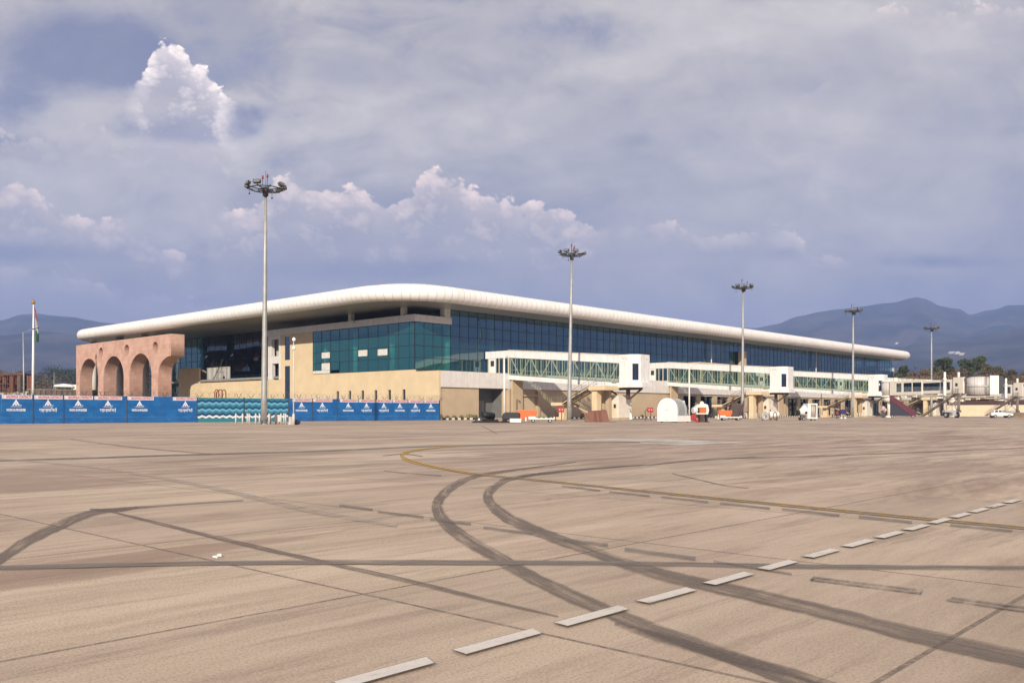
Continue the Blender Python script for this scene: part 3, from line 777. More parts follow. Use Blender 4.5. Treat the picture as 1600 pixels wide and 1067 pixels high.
# ------------------------------------------------------------------ sandstone arcade
AX0, AX1, AZ = -10.6, -7.3, 19.45
def stone():
    m, nt, b = new_mat('pink sandstone'); c = coords(nt); x, y, z = xyz(nt, c)
    g = nt.nodes.new('ShaderNodeNewGeometry'); nx, ny, nz = xyz(nt, S(nt, g.outputs['Normal']))
    side = ny.abs().gt(.6); uu = y * (side * -1.0 + 1.0) + x * side
    br = nt.nodes.new('ShaderNodeTexBrick'); nt.links.new(vec(nt, uu, z, 0.0).k, br.inputs['Vector'])
    br.inputs['Scale'].default_value = 1; br.inputs['Brick Width'].default_value = 1.25; br.inputs['Row Height'].default_value = .95; br.inputs['Mortar Size'].default_value = .012
    br.inputs['Color1'].default_value = (.56, .345, .27, 1); br.inputs['Color2'].default_value = (.455, .268, .205, 1); br.inputs['Mortar'].default_value = (.32, .19, .14, 1)
    br.inputs['Bias'].default_value = -.1
    n1 = noise(nt, c, .35, 6, .62).step(.42, .68)
    o = mixc(nt, n1 * .45, S(nt, br.outputs['Color']), (.64, .44, .35))
    n2 = noise(nt, vec(nt, x * 1.2, y * 1.2, z * .15), 1.2, 5, .65).step(.5, .78)
    o = mixc(nt, n2 * .28, o, (.40, .23, .16))
    nt.links.new(o.k, b.inputs['Base Color']); b.inputs['Roughness'].default_value = .85; b.inputs['Specular IOR Level'].default_value = .25
    nt.links.new(bump(nt, noise(nt, c, 6, 5, .6), .15), b.inputs['Normal'])
    return m
AR = thing('stone_arcade', 'pink sandstone arcade of tall arches with round portholes', 'arcade', (AX0, 0, 0))
Y0, Y1 = atX(267, AX0), atX(119, AX0)
ZSP = 10.0
ops = [(153.2, 124.7), (193.2, 161.8), (236.7, 202.2)]                 # right and left jambs
arch = []
for (r, l) in ops:
    a, b = atX(r, AX0), atX(l, AX0); arch.append(((a + b) / 2, (b - a) / 2))
pil = atX(247, AX0); hr = pil - Y0                                     # half arch: centre on the end face
out = [(Y1, 0), (Y1, AZ), (Y0, AZ), (Y0, ZSP + hr * .69)]
for i in range(1, 17):
    t = math.pi / 2 * i / 16; out.append((Y0 + hr * math.sin(t), ZSP + hr * .69 * math.cos(t)))
out += [(pil, 0)]
for (cy, r) in sorted(arch):
    out += [(cy - r, 0)]
    for i in range(0, 33):
        t = math.pi * (1 - i / 32); out.append((cy + r * math.cos(t), ZSP + r * .95 * math.sin(t)))
    out += [(cy + r, 0)]
cu = bpy.data.curves.new('arcade', 'CURVE'); cu.dimensions = '2D'; cu.fill_mode = 'BOTH'; cu.extrude = (AX1 - AX0) / 2
def spl(pts):
    s = cu.splines.new('POLY'); s.points.add(len(pts) - 1)
    for p, q in zip(s.points, pts): p.co = (q[0], q[1], 0, 1)
    s.use_cyclic_u = True
spl(out)
for px, py in ((157.6, 551.2), (198, 547), (242.5, 543)):
    cy = atX(px, AX0); x_, y_ = px, py
    D = (AX0 - CAMX) / (CT + ST * (px - 800) / F)
    cz = zat(py, D); spl([(cy + 1.36 * math.cos(2 * math.pi * i / 28), cz + 1.36 * math.sin(2 * math.pi * i / 28)) for i in range(28)])
tmp = bpy.data.objects.new('tmp', cu); COL.objects.link(tmp); bpy.context.view_layer.update()
me = bpy.data.meshes.new_from_object(tmp.evaluated_get(bpy.context.evaluated_depsgraph_get())); bpy.data.objects.remove(tmp)
# local curve plane (y, z, thickness) -> world
me.transform(Matrix(((0, 0, 1, (AX1 - AX0) / 2), (1, 0, 0, 0), (0, 1, 0, 0), (0, 0, 0, 1))))
me.materials.clear(); me.materials.append(stone()); me.name = 'arch_wall'
o = bpy.data.objects.new('arch_wall', me); COL.objects.link(o); o.parent = AR
cyls = []
for px, xx in ((187.5, -3.0), (226.5, -3.0), (146, -3.0)):
    MB().cyl((xx, atX(px, xx)), .95, 0, 20.99, 28).build('round_column', COLW, T)
# ------------------------------------------------------------------ blue hoarding with banners, emblems and razor wire
YF, FH = -12.0, 3.38
def blue_mat():
    m, nt, b = new_mat('blue sheet'); c = coords(nt); x, y, z = xyz(nt, c)
    rib = ((x / .22).fract() - .5).abs()
    n = noise(nt, vec(nt, x * .5, y, z * 1.2), 1.0, 6, .65)
    o = mixc(nt, n.step(.35, .7), (.005, .098, .31), (.010, .150, .40))
    low = (z * -1.0 + .95).step(0.0, .5)
    sc = noise(nt, vec(nt, x * 1.1, y, z * 5.0), 1.0, 6, .7).step(.56, .68) * low
    o = mixc(nt, sc * .55, o, (.18, .30, .52))
    seam = (z - .74).abs().lt(.022)
    o = mixc(nt, seam * .5, o, (.10, .24, .50))
    nt.links.new(o.k, b.inputs['Base Color']); b.inputs['Roughness'].default_value = .55
    nt.links.new(bump(nt, rib, .25, .03), b.inputs['Normal'])
    return m
def wave_mat():
    "painted sea: bands of zigzag waves"
    m, nt, b = new_mat('wave mural'); c = coords(nt); x, y, z = xyz(nt, c)
    tri = (((x / 1.02).fract() - .5).abs() * 2.0)
    tri = tri * tri * (tri * -2.0 + 3.0)
    n = noise(nt, c, 1.3, 3, .5)
    t = (z + tri * .17 + (n - .5) * .12) / FH
    rp = nt.nodes.new('ShaderNodeValToRGB'); rp.color_ramp.interpolation = 'CONSTANT'
    A, B, C, W = (.030, .20, .26, 1), (.010, .055, .16, 1), (.13, .42, .60, 1), (.80, .80, .76, 1)
    e = rp.color_ramp.elements
    st = [(0, A), (.205, W), (.285, B), (.385, A), (.47, C), (.555, B), (.645, A), (.735, C), (.825, B), (.915, A)]
    e[0].position, e[0].color = st[0]; e[1].position, e[1].color = st[1]
    for p, k in st[2:]:
        q = e.new(p); q.color = k
    nt.links.new(t.k, rp.inputs[0])
    o = mixc(nt, noise(nt, c, 3.0, 5, .6).step(.5, .8) * .3, S(nt, rp.outputs[0]), (.10, .22, .28))
    nt.links.new(o.k, b.inputs['Base Color']); b.inputs['Roughness'].default_value = .6
    return m
BLUE, WAVE = blue_mat(), wave_mat()
BANW = mat('banner vinyl', (.74, .70, .70), .5, var=.06)
REDT = mat('red lettering', (.50, .02, .035), .5, var=.05)
WHT = mat('white lettering', (.78, .80, .84), .5, var=.03)
POSTM = mat('fence post steel', (.10, .115, .13), .5, .5)
WIREM = mat('galvanised wire', (.20, .185, .17), .45, .8)
FEN = thing('hoarding_fence', 'blue sheet hoarding with contractor banners, wave mural and razor wire', 'fence', (0, YF, 0))
px_ = [-190, -144, -96, -48, 2, 51.5, 99, 146.2, 197.8, 251, 307.6]
px_r = [450.5, 456, 488, 526.5, 560, 586.5, 613, 637, 662, 686]
def fx(p): return atY(p, YF)
def panel(a, b, m, name='panel', th=.05, h=FH):
    o = MB().box(fx(a) + .015, fx(b) - .015, -th / 2, th / 2, .03, h).build(name, m, FEN); return o
pan = {}
for a, b in list(zip(px_, px_[1:])) + list(zip(px_r, px_r[1:])): pan[(a, b)] = panel(a, b, BLUE)
for a, b in ((307.6, 380.6), (382, 450.5)): panel(a, b, WAVE, 'mural_panel', h=FH - .05)
MB().box(fx(686) - .02, fx(686) + .03, 0, 2.6, .03, FH).build('panel', BLUE, FEN)
# emblem: a splayed A-shaped figure over a rule
def emblem():
    mb = MB(); y0, y1 = -.042, -.028
    mb.prism([(-.10, .34), (.10, .34), (.48, -.30), (.30, -.30), (.0, .12), (-.30, -.30), (-.48, -.30)][::-1], 'y', y0, y1)
    mb.prism([(-.075, .36), (.075, .36), (.075, .44), (.0, .55), (-.075, .44)], 'y', y0, y1)
    mb.prism([(-.13, -.28), (.13, -.28), (.13, -.13), (.0, .02), (-.13, -.13)], 'y', y0, y1)
    mb.box(.38, .70, y0, y1, -.30, -.24); mb.box(-.66, .66, y0, y1, -.47, -.42)
    me = mb.mesh('emblem'); me.materials.append(WHT); return me
EMB = emblem()
ban_t = en_t = hi_t = None
bans = [(-142, -99), (-94, -50), (-46, -1), (3, 50), (53.5, 97.5), (100, 145), (147.5, 190.5), (199, 240), (270, 306.8), (457, 487.4), (489, 519), (531, 559.3), (560.6, 586), (587, 612.4), (613.6, 636.4), (637.8, 661.4), (662.6, 685.5)]
cen = [-120, -72, -23, 25, 75, 122, 168.5, 218, 289.5, 471, 503.5, 544, 572.5, 599.5, 624.5, 649, 673]
kinds = 'EHHEHEHEHEHEHHEHE'
for (a, b), c, k in zip(bans, cen, kinds):
    own = [v for (p, q), v in pan.items() if p - 3 <= c <= q + 3][0]
    x0, x1, xc = fx(a), fx(b), fx(c)
    bn = MB().box(x0, x1, -.045, -.026, FH - .47, FH - .03).build('banner', BANW, own)
    L = x1 - x0
    if ban_t is None: ban_t = text_obj('AHLUWALIA CONTRACTS', .40, REDT, own, 'banner_lettering', (0, 0, 0), xs=1.0, bold=.012)
    w0 = max(v.co.x for v in ban_t.data.vertices) - min(v.co.x for v in ban_t.data.vertices)
    t = text_copy(ban_t, own, ((x0 + x1) / 2 + L * .05, -.048, FH - .25)); t.scale.x = L * .84 / w0
    lg = MB().prism([(x0 + L * .02, FH - .34), (x0 + L * .06, FH - .34), (x0 + L * .04, FH - .14)], 'y', -.05, -.046).build('banner_logo', mat('banner logo red', (.62, .22, .22), .5), own)
    e = bpy.data.objects.new('emblem', EMB); COL.objects.link(e); e.parent = own; e.location = (xc, 0, FH - .98); e.scale = (.86, 1, .86)
    if k == 'E':
        if en_t is None: en_t = text_obj('WORK IN PROGRESS', .38, WHT, own, 'notice_lettering', (0, 0, 0), bold=.014)
        t = text_copy(en_t, own, (xc, -.032, FH - 1.78)); w1 = 2.05 / (max(v.co.x for v in en_t.data.vertices) * 2); t.scale.x = w1
    else:
        if hi_t is None: hi_t = text_obj('कार्य प्रगति पर है', .46, WHT, own, 'notice_lettering', (0, 0, 0), bold=.012)
        t = text_copy(hi_t, own, (xc, -.032, FH - 1.78)); w1 = 2.0 / (max(v.co.x for v in hi_t.data.vertices) * 2); t.scale.x = w1
for o in (ban_t, en_t, hi_t): bpy.data.objects.remove(o)
for p in (-144, -48, 51.5, 99, 197.8, 307.6, 381.3, 450.5, 488, 526.5, 586.5, 637, 687):
    MB().box(fx(p) - .05, fx(p) + .05, -.075, .10, 0, FH + .06).build('fence_post', POSTM, FEN)
rw = MB(); xa, xb = fx(-190), fx(690)
i = 0; x = xa
while x < xb:
    v = .5 + .12 * math.sin(i * 1.7)
    rw_b = MB()
    rw_b.bar((x, 0, FH - .05), (x - .30, .0, FH + v), .045).bar((x + .1, 0, FH - .05), (x + .42, .0, FH + v * .95), .045)
    rw_b.build('wire_bracket', mat('bracket steel', (.07, .075, .08), .5, .4), FEN)
    x += 2.6 + .9 * math.sin(i * 2.3); i += 1
pts = []; t = 0; x = xa
while x < xb:
    r = .36 + .05 * math.sin(x * .7); pts.append((x, r * math.cos(t) * .9, FH + .50 + r * math.sin(t) + .05 * math.sin(x * .31))); t += .55; x += .085 if not (xb - x < 2.4) else .035
rw.tube(pts, .012, 4, cap=False, smooth=False)
for z in (FH + .18, FH + .5): rw.tube([(xa + (xb - xa) * k / 40, .02 * (k % 2), z + .04 * math.sin(k * 2.1)) for k in range(41)], .010, 4, cap=False)
rw.build('razor_wire', WIREM, FEN)
# rust-red hoops behind the hoarding
hp = thing('pipe_hoop', 'rust red bent pipe hoops rising behind the wave mural', 'pipe', (0, 0, 0))
x0 = atY(336, -10.5); hm = MB()
for k in range(3):
    xx = x0 + k * .55; hm.tube([(xx, -10.4 + .5 * (k % 2), 0), (xx, -10.4 + .5 * (k % 2), 4.15), (xx + .15, -10.4, 4.45), (xx + .42, -10.4, 4.5), (xx + .6, -10.4, 4.2), (xx + .62, -10.4, 0)], .08, 8)
hm.build('hoop_pipe', mat('rusty pipe', (.26, .07, .045), .6), hp)

# ------------------------------------------------------------------ floodlight masts
POLE = mat('galvanised mast', (.37, .37, .35), .5, .35, var=.15, streak=.25)
HEADM = mat('floodlight housing', (.075, .075, .07), .5, .5)
LENS = mat('floodlight lens', (.17, .17, .145), .15)
BEAC = mat('red beacon', (.30, .01, .03), .3)
MH = 27.0
def make_mast():
    r = thing('light_mast', 'tall', 'light mast', (0, 0, 0), group='floodlight masts along the apron edge')
    MB().tube([(0, 0, 0), (0, 0, 3.4), (0, 0, 9), (0, 0, 18), (0, 0, MH - .6)], [.36, .34, .285, .22, .15], 18).cyl((0, 0), .52, 0, .10, 18).build('pole', POLE, r)
    MB().box(-.13, .13, -.385, -.30, .6, 2.2).build('access_hatch', mat('mast hatch', (.24, .235, .22), .6), r)
    h = MB(); h.cyl((0, 0), .30, MH - 1.5, MH - .5, 12).cyl((0, 0), .42, MH - 1.0, MH - .7, 12)
    n = 9
    ring = [(1.75 * math.cos(2 * math.pi * k / 32), 1.75 * math.sin(2 * math.pi * k / 32), MH - .72) for k in range(33)]
    h.tube(ring, .06, 6, cap=False); h.tube([(p[0] * .45, p[1] * .45, p[2] - .1) for p in ring], .05, 6, cap=False)
    for k in range(n):
        t = 2 * math.pi * (k + .3) / n; h.bar((.2 * math.cos(t), .2 * math.sin(t), MH - .85), (2.1 * math.cos(t), 2.1 * math.sin(t), MH - .66), .09)
    h.build('head_frame', HEADM, r)
    g = MB().cbox((0, 0, 0), (.80, .30, .34)).cbox((0, -.17, 0), (.88, .05, .42)); gm_ = g.mesh('floodlight'); gm_.materials.append(HEADM)
    lm = MB().cbox((0, -.20, 0), (.72, .012, .28)).mesh('lens'); lm.materials.append(LENS)
    for k in range(n):
        if k in (2, 6): continue
        t = 2 * math.pi * (k + .3) / n
        o = bpy.data.objects.new('floodlight', gm_); COL.objects.link(o); o.parent = r
        o.location = (2.05 * math.cos(t), 2.05 * math.sin(t), MH - .38); o.rotation_euler = (R(-18), 0, t + math.pi / 2 + math.pi * 0)
        l = bpy.data.objects.new('lens', lm); COL.objects.link(l); l.parent = o
    for (x, y, z) in ((-.75, -.6, .55), (.35, .2, 1.05)):
        MB().cyl((x, y), .035, MH - .7, MH + z - .35, 6).build('beacon_stem', HEADM, r)
        MB().cyl((x, y), .10, MH + z - .36, MH + z - .06, 10).ball((x, y, MH + z - .06), .10, n=8, m=5).build('beacon', BEAC, r)
    MB().cyl((0, 0), .02, MH - .5, MH + 1.35, 6).build('lightning_rod', HEADM, r)
    for t in (.6, 2.5, 4.2):
        x, y = 1.75 * math.cos(t), 1.75 * math.sin(t); MB().bar((x, y, MH - .7), (x, y, MH - 1.25), .03).cbox((x, y, MH - 1.3), (.12, .12, .16)).build('hanging_weight', HEADM, r)
    MB().cbox((-.34, -.25, MH - 1.25), (.22, .3, .5)).build('winch_box', HEADM, r)
    return r
mast = make_mast()
ML = [(412.5, 377, .4, 'galvanised floodlight mast standing before the wave-painted hoarding'), (889, 266, 1.0, 'galvanised floodlight mast standing before the stair of the nearest boarding bridge'),
      (1160, 210, .3, 'galvanised floodlight mast standing before the middle boarding bridge'), (1332.5, 170, .2, 'galvanised floodlight mast before the farthest glazed boarding bridge'),
      (1455.3, 141, .1, 'far floodlight mast rising from behind the white telescopic tunnel')]
MPOS = []
for i, (px, h, lean, lab) in enumerate(ML):
    x, y = ray(px, F * MH / h); MPOS.append((x, y))
    o = mast if i == 0 else copy_tree(mast)
    o.location = (x, y, 0); o['label'] = lab
    q = Vector((ST, -CT, 0)); o.rotation_euler = (Matrix.Rotation(R(lean), 3, Vector((CT, ST, 0))) @ Matrix.Rotation(i * .4, 3, 'Z')).to_euler()
# guard posts round the masts
PW = mat('white guard post', (.60, .55, .50), .6, var=.1, streak=.3)
gp = thing('guard_post', 'x', 'bollard', (0, 0, 0), group='pale guard posts round the masts')
MB().cyl((0, 0), .085, 0, 1.2, 10).ball((0, 0, 1.2), .085, sz=.4, n=10, m=4).build('post', PW, gp)
first = True
posts = [(368.5, 0), (379, 0), (386.5, 2.5), (389.5, -1.5), (399.5, -2), (405.5, 3), (420.5, -1.5), (422.5, 2), (439, -.5), (446.3, 2.2), (443.5, 3.4), (431, 4)]
wheres = ['outermost pale guard post on the near side of the first mast', 'second pale guard post along from the outermost by the first mast']
for k, (px, dd) in enumerate(posts):
    D = F * MH / 377 + dd; x, y = ray(px, D); o = gp if first else copy_tree(gp); first = False
    o.location = (x, y, 0); o['label'] = 'pale guard post in the ring round the mast before the wave mural'; o['group'] = 'pale guard posts round the nearest mast'
for k, px in enumerate((1166.5, 1174.5, 1182.5)):
    x, y = ray(px, 172); o = copy_tree(gp); o.location = (x, y, 0); o['label'] = 'pale guard post beside the mast before the middle boarding bridge'; o['group'] = 'pale guard posts by the middle mast'
for k, px in enumerate((1339.5, 1343, 1346.5, 1350)):
    x, y = ray(px, 208 + k % 2 * 3); o = copy_tree(gp); o.location = (x, y, 0); o['label'] = 'pale guard post beside the mast at the farthest glazed boarding bridge'; o['group'] = 'pale guard posts by the far mast'
# junction box near the first mast, inside its ring of posts
x, y = ray(434, F * MH / 377 + 3)
jb = thing('junction_box', 'small pale electrical box between the guard posts of the nearest mast', 'electrical box', (x, y, 0), YAW)
MB().box(-.32, .32, -.2, .2, .25, 1.05).build('cabinet', PW, jb, bevel=.02); MB().box(-.26, -.2, -.12, .12, 0, .25).box(.2, .26, -.12, .12, 0, .25).build('stand', POSTM, jb)
# slim pole with two white lamps
x, y = ray(458.7, 95)
sp = thing('lamp_post', 'slim pale pole with two white lamps stacked at its top', 'lamp post', (x, y, 0), YAW)
MB().tube([(0, 0, 0), (0, 0, 5), (0, 0, 9.3)], [.075, .065, .045], 10).build('pole', PW, sp)
MB().cyl((0, 0), .13, 0, 1.2, 12).build('base_sleeve', PW, sp)
for z in (9.05, 8.15): MB().ball((.06, -.08, z), .20, sz=1.1, n=10, m=6).cbox((.06, 0, z), (.12, .2, .1)).build('lamp', mat('white lamp', (.82, .82, .80), .3), sp)
x, y = ray(463.5, 96); tb = MB().tube([(x - .35, y, .28), (x, y, .30), (x + .35, y, .26)], [.24, .3, .2], 10).build('cable_bundle', mat('dark blue bundle', (.03, .05, .10), .5)); tag(tb, 'dark blue bundle lying at the foot of the slim two-lamp pole', 'bundle')
x, y = ray(454, 97); tb = MB().cbox((x, y, .52), (.3, .3, .7)).cbox((x, y, .1), (.4, .4, .2)).build('marker_block', PW, bevel=.03); tag(tb, 'small white block standing left of the slim two-lamp pole', 'block')
# white camera poles along the fascia
cpole = thing('camera_pole', 'x', 'pole', (0, 0, 0), group='white camera poles before the terminal')
MB().tube([(0, 0, 0), (0, 0, 6), (0, 0, 11.6)], [.19, .17, .10], 12).build('pole', mat('white pole', (.72, .70, .66), .5, var=.05), cpole)
MB().bar((0, 0, 11.45), (.5, -.2, 11.45), .08).ball((.5, -.2, 11.3), .22, n=10, m=6).build('camera', COLW, cpole)
for i, (px, n, lab) in enumerate(((788, 108, 'slim white camera pole before the recessed door by the building corner'), (1077, 106, 'white camera pole behind the arched white unit'), (1283.5, 108, 'white camera pole behind the white cone-nosed cart'))):
    o = cpole if i == 0 else copy_tree(cpole); o.location = (atY(px, n - 125), n - 125, 0); o['label'] = lab

# ------------------------------------------------------------------ boarding bridges
TRUSS = mat('cream truss steel', (.53, .48, .36), .5, var=.06)
CONC = mat('cream concrete', (.66, .52, .33), .85, var=.08, scale=.7, streak=.12)
DSTEEL = mat('dark steel', (.11, .085, .075), .5, .3)
TREAD = mat('stair tread', (.055, .026, .028), .6)
RAILM = mat('stair rail', (.30, .255, .20), .5, .3)
FLOORM = mat('bridge floor', (.22, .22, .22), .7)
BW = 3.6
HUTM = mat('pale hut paint', (.74, .68, .58), .7, var=.06, streak=.12)
def make_bridge():
    b = thing('boarding_bridge', 'x', 'boarding bridge', (18.4, 0, 0), group='glazed boarding bridges on the apron front')
    sl = lambda y: (y + 6.6) * .078                       # the ramp falls outward
    # vestibule against the glass front
    MB().box(0, BW, -6.6, -.2, 11.95, 13.35).build('vestibule_fascia', CLADB, b)
    MB().box(.02, .10, -6.55, -.3, 8.87, 8.95).box(.0, .18, -6.6, -6.3, 8.9, 11.94).box(0, .18, -5.2, -5.0, 8.9, 11.94).box(0, .18, -1.3, -.9, 8.9, 11.94).box(0, .18, -4.0, -3.86, 8.9, 11.94).box(0, .18, -3.1, -2.96, 8.9, 11.94).build('vestibule_frame', TRUSS, b)
    MB().box(.02, .10, -2.95, -1.3, 8.88, 11.9).build('vestibule_panel', CLADB, b)
    MB().box(-.01, .02, -2.6, -1.65, 10.4, 11.5).build('vestibule_window', DARKIN, b)
    MB().quad((.07, -6.3, 8.95), (.07, -6.3, 11.94), (.07, -3.0, 11.94), (.07, -3.0, 8.95)).build('vestibule_glass', G_BR, b, fix=False)
    # ramp: roof slab, floor slab, glass and truss
    Y0, Y1 = -6.6, -33.0
    MB().prism([(Y0, 13.35), (Y1, 13.35 + sl(Y1)), (Y1, 11.95 + sl(Y1)), (Y0, 11.95)], 'x', 0, BW).build('roof_fascia', CLADB, b)
    MB().prism([(Y0 + .1, 13.35), (Y1, 13.35 + sl(Y1)), (Y1, 13.47 + sl(Y1)), (Y0 + .1, 13.47)], 'x', -.08, BW + .08).build('roof_edge', mat('roof edge trim', (.62, .57, .50), .5), b)
    MB().prism([(Y0 - .002, 8.55), (Y1, 8.55 + sl(Y1)), (Y1, 7.7 + sl(Y1)), (Y0 - .002, 7.7)], 'x', 0, BW).build('floor_fascia', CLADB, b)
    MB().prism([(Y0 - .05, 8.54), (Y1, 8.54 + sl(Y1)), (Y1, 8.62 + sl(Y1)), (Y0 - .05, 8.62)], 'x', .15, BW - .15).build('floor', FLOORM, b)
    for x in (.05, BW - .05):
        q = [(x, Y0 - .1, 8.55), (x, Y0 - .1, 11.95), (x, Y1, 11.95 + sl(Y1)), (x, Y1, 8.55 + sl(Y1))]
        MB().quad(*(q[::-1] if x < 1 else q)).build('side_glass', G_BR, b, fix=False)
    tr = MB()
    for x in (.24, BW - .24):
        k = 0; y = Y0 - .25
        while y > Y1 + .4:
            tr.bar((x, y, 8.6 + sl(y)), (x, y, 11.95 + sl(y)), .14, .14)
            tr.box(x - .17 if x < 1 else x + .13, x - .13 if x < 1 else x + .17, y - .66, y - .60, 8.6 + sl(y) - .05, 11.95 + sl(y))
            if k % 2 == 0 and x < 1:
                y2 = max(y - 2.3, Y1 + .3); a, c = (8.65, 11.9) if (k // 2) % 2 else (11.9, 8.65)
                tr.bar((x, y - .1, a + sl(y)), (x, y2, c + sl(y2)), .17)
            y -= 1.3 if x < 1 else 2.6; k += 1
        for z in (9.6, ): tr.bar((x, Y0 - .2, z + 0), (x, Y1 + .3, z + sl(Y1)), .05)
    tr.build('truss', TRUSS, b)
    # head: chamfered white box with a tall window in the cut corner
    zt, zb = 11.35, 5.65; y0, y1 = Y1, -36.6
    out_ = [(-.2, y0), (-.2, y1 + 1.25), (1.05, y1), (BW + .2, y1), (BW + .2, y0)]
    MB().prism(out_, 'z', 6.5, zt).build('head', CLADB, b)
    MB().prism([(-.55, y0 + .4), (-.55, y1 + 1.0), (.95, y1 - .4), (BW + .3, y1 - .4), (BW + .3, y0 + .4)], 'z', zb, 6.49).build('head_sill', CLADB, b)
    u = Vector((1.25, -1.25, 0)).normalized(); c0 = Vector((-.2, y1 + 1.25, 0)); nrm = Vector((-u.y * -1, u.x * -1, 0)); nrm = Vector((-.7071, -.7071, 0))
    wn_ = MB(); P = lambda t, z, o: tuple(c0 + u * t + nrm * o + Vector((0, 0, z)))
    wn_.quad(P(.35, 6.9, .012), P(1.42, 6.9, .012), P(1.42, 9.75, .012), P(.35, 9.75, .012)); wn_.build('head_window', G_BLUE, b)
    MB().quad(P(.35, 6.9, .006), P(1.42, 6.9, .006), P(1.42, 9.75, .006), P(.35, 9.75, .006)).build('head_window_back', DARKIN, b)
    for t in (.05, .25): pass
    em = MB()
    for (yy, zz) in ((y0 - .75, 10.75), (y0 - 1.45, 10.6)):
        em.cbox((-.215, yy, zz), (.02, .34, .06), Matrix.Rotation(.7, 3, 'X')).cbox((-.215, yy - .2, zz - .12), (.02, .22, .06), Matrix.Rotation(-.5, 3, 'X')).cbox((-.215, yy + .12, zz + .16), (.02, .2, .05), Matrix.Rotation(-.9, 3, 'X'))
    em.cbox((BW - .6, y1 - .015, 10.6), (.4, .02, .07), Matrix.Rotation(.6, 3, 'Y')).cbox((BW - .75, y1 - .015, 10.45), (.22, .02, .06), Matrix.Rotation(-.7, 3, 'Y'))
    em.build('head_emblem', mat('grey mark', (.22, .21, .22), .5), b)
    MB().box(-.22, -.14, y0 + .2, y0 + 1.6, 8.6 + sl(y0), 8.75 + sl(y0)).build('handrail', RAILM, b)
    # brackets and pier under the head
    br = MB(); br.bar((1.9, -31.5, 5.45), (1.9, -36.2, 5.45), .35, .4); br.bar((1.9, -33.4, 5.3), (1.9, -33.4, 3.6), .55, .5); br.bar((1.9, -36.4, 5.5), (1.9, -33.8, 3.75), .22, .3); br.bar((1.9, -29.2, 5.5), (1.9, -31.9, 3.9), .2, .25)
    br.build('bracket', DSTEEL, b)
    MB().box(-.4, .9, -29.9, -28.9, 0, 5.6 - .1).build('pier', TAN_SHADE, b)
    pr = MB().box(.3, 3.3, -7.3, -6.9, 0, 7.6).build('root_pier', TAN_SHADE, b)  # wall piece at the bridge root, its shade carried by the darker render
    # plant hut below the head
    MB().box(.6, 4.5, -32.3, -30.1, 0, 4.05).prism([(.6, 4.05), (4.5, 4.05), (3.5, 4.4), (.6, 4.4)], 'y', -32.25, -30.15).build('plant_hut', HUTM, b)
    MB().box(.555, .60, -32.0, -30.4, .75, 3.0).build('hut_door', mat('hut door', (.72, .62, .45), .6), b)
    MB().box(.53, .555, -31.75, -31.25, 2.1, 2.75).build('hut_window', DARKIN, b)
    MB().box(.45, 4.6, -32.4, -30.0, 0, .42).build('hut_plinth', TAN_SHADE, b)
    return b
def make_stair():
    s = thing('stair_tower', 'x', 'staircase', (18.4, 0, 0), group='concrete stairs under the boarding bridges')
    MB().box(-4.4, -.25, -33.0, -29.5, 5.15, 5.9).build('platform', CONC, s)
    MB().box(-4.0, -2.7, -31.0, -29.9, 0, 5.149).build('column', CONC, s)
    MB().box(-1.0, -.3, -31.4, -30.6, 0, 5.149).build('column', TAN_SHADE, s)
    MB().box(-4.4, -.5, -23.5, -21.0, 2.55, 3.1).build('landing', CONC, s)
    MB().box(-3.0, -1.9, -22.9, -21.7, 0, 2.549).box(-3.6, -1.3, -23.2, -21.3, 0, .5).build('landing_column', CONC, s)
    def flight(x0, x1, ya, za, yb, zb, m):
        n = 15; tr = MB()
        for k in range(n + 1):
            t = k / n; y = ya + (yb - ya) * t; z = za + (zb - za) * t
            for a, c in ((x0 + .12, (x0 + x1) / 2 - .12), ((x0 + x1) / 2 + .12, x1 - .12)): tr.box(a, c, y - .19, y + .20, z - .16, z)
        tr.build('stair_treads', m, s)
        st = MB()
        for x in (x1 + .06,): st.bar((x, ya, za - .40), (x, yb, zb - .40), .12, .30)
        for x in (x0 + .05, (x0 + x1) / 2): st.bar((x, ya, za - .26), (x, yb, zb - .26), .07, .14)
        st.build('stringer', CONC, s)
        rl = MB()
        for x in (x0, x1):
            for h in (.55, 1.05): rl.bar((x, ya, za + h), (x, yb, zb + h), .05)
            for k in range(5):
                t = k / 4; y = ya + (yb - ya) * t; z = za + (zb - za) * t; rl.bar((x, y, z - .1), (x, y, z + 1.05), .045)
        rl.build('handrail', RAILM, s)
    flight(-4.4, -2.0, -23.4, 3.1, -29.5, 5.85, TREAD)
    flight(-1.85, -.5, -23.4, 3.1, -31.4, .15, mat('lower treads', (.30, .24, .17), .7))
    rl = MB()
    for h in (.35, .7, 1.05):
        rl.bar((-4.35, -23.3, 3.1 + h), (-4.35, -21.05, 3.1 + h), .04); rl.bar((-4.35, -21.05, 3.1 + h), (-.55, -21.05, 3.1 + h), .04)
        rl.bar((-4.3, -32.95, 5.9 + h), (-4.3, -29.6, 5.9 + h), .04)
    for p in ((-4.35, -23.3, 3.1), (-4.35, -21.05, 3.1), (-2.4, -21.05, 3.1), (-.55, -21.05, 3.1), (-4.3, -32.95, 5.9)): rl.bar(p, (p[0], p[1], p[2] + 1.05), .05)
    rl.build('guard_rail', RAILM, s)
    return s
br0 = make_bridge(); st0 = make_stair()
BX = 56.3
br0['label'] = 'white glazed boarding bridge nearest the beige building corner'; st0['label'] = 'cream concrete stair under the boarding bridge nearest the building corner'
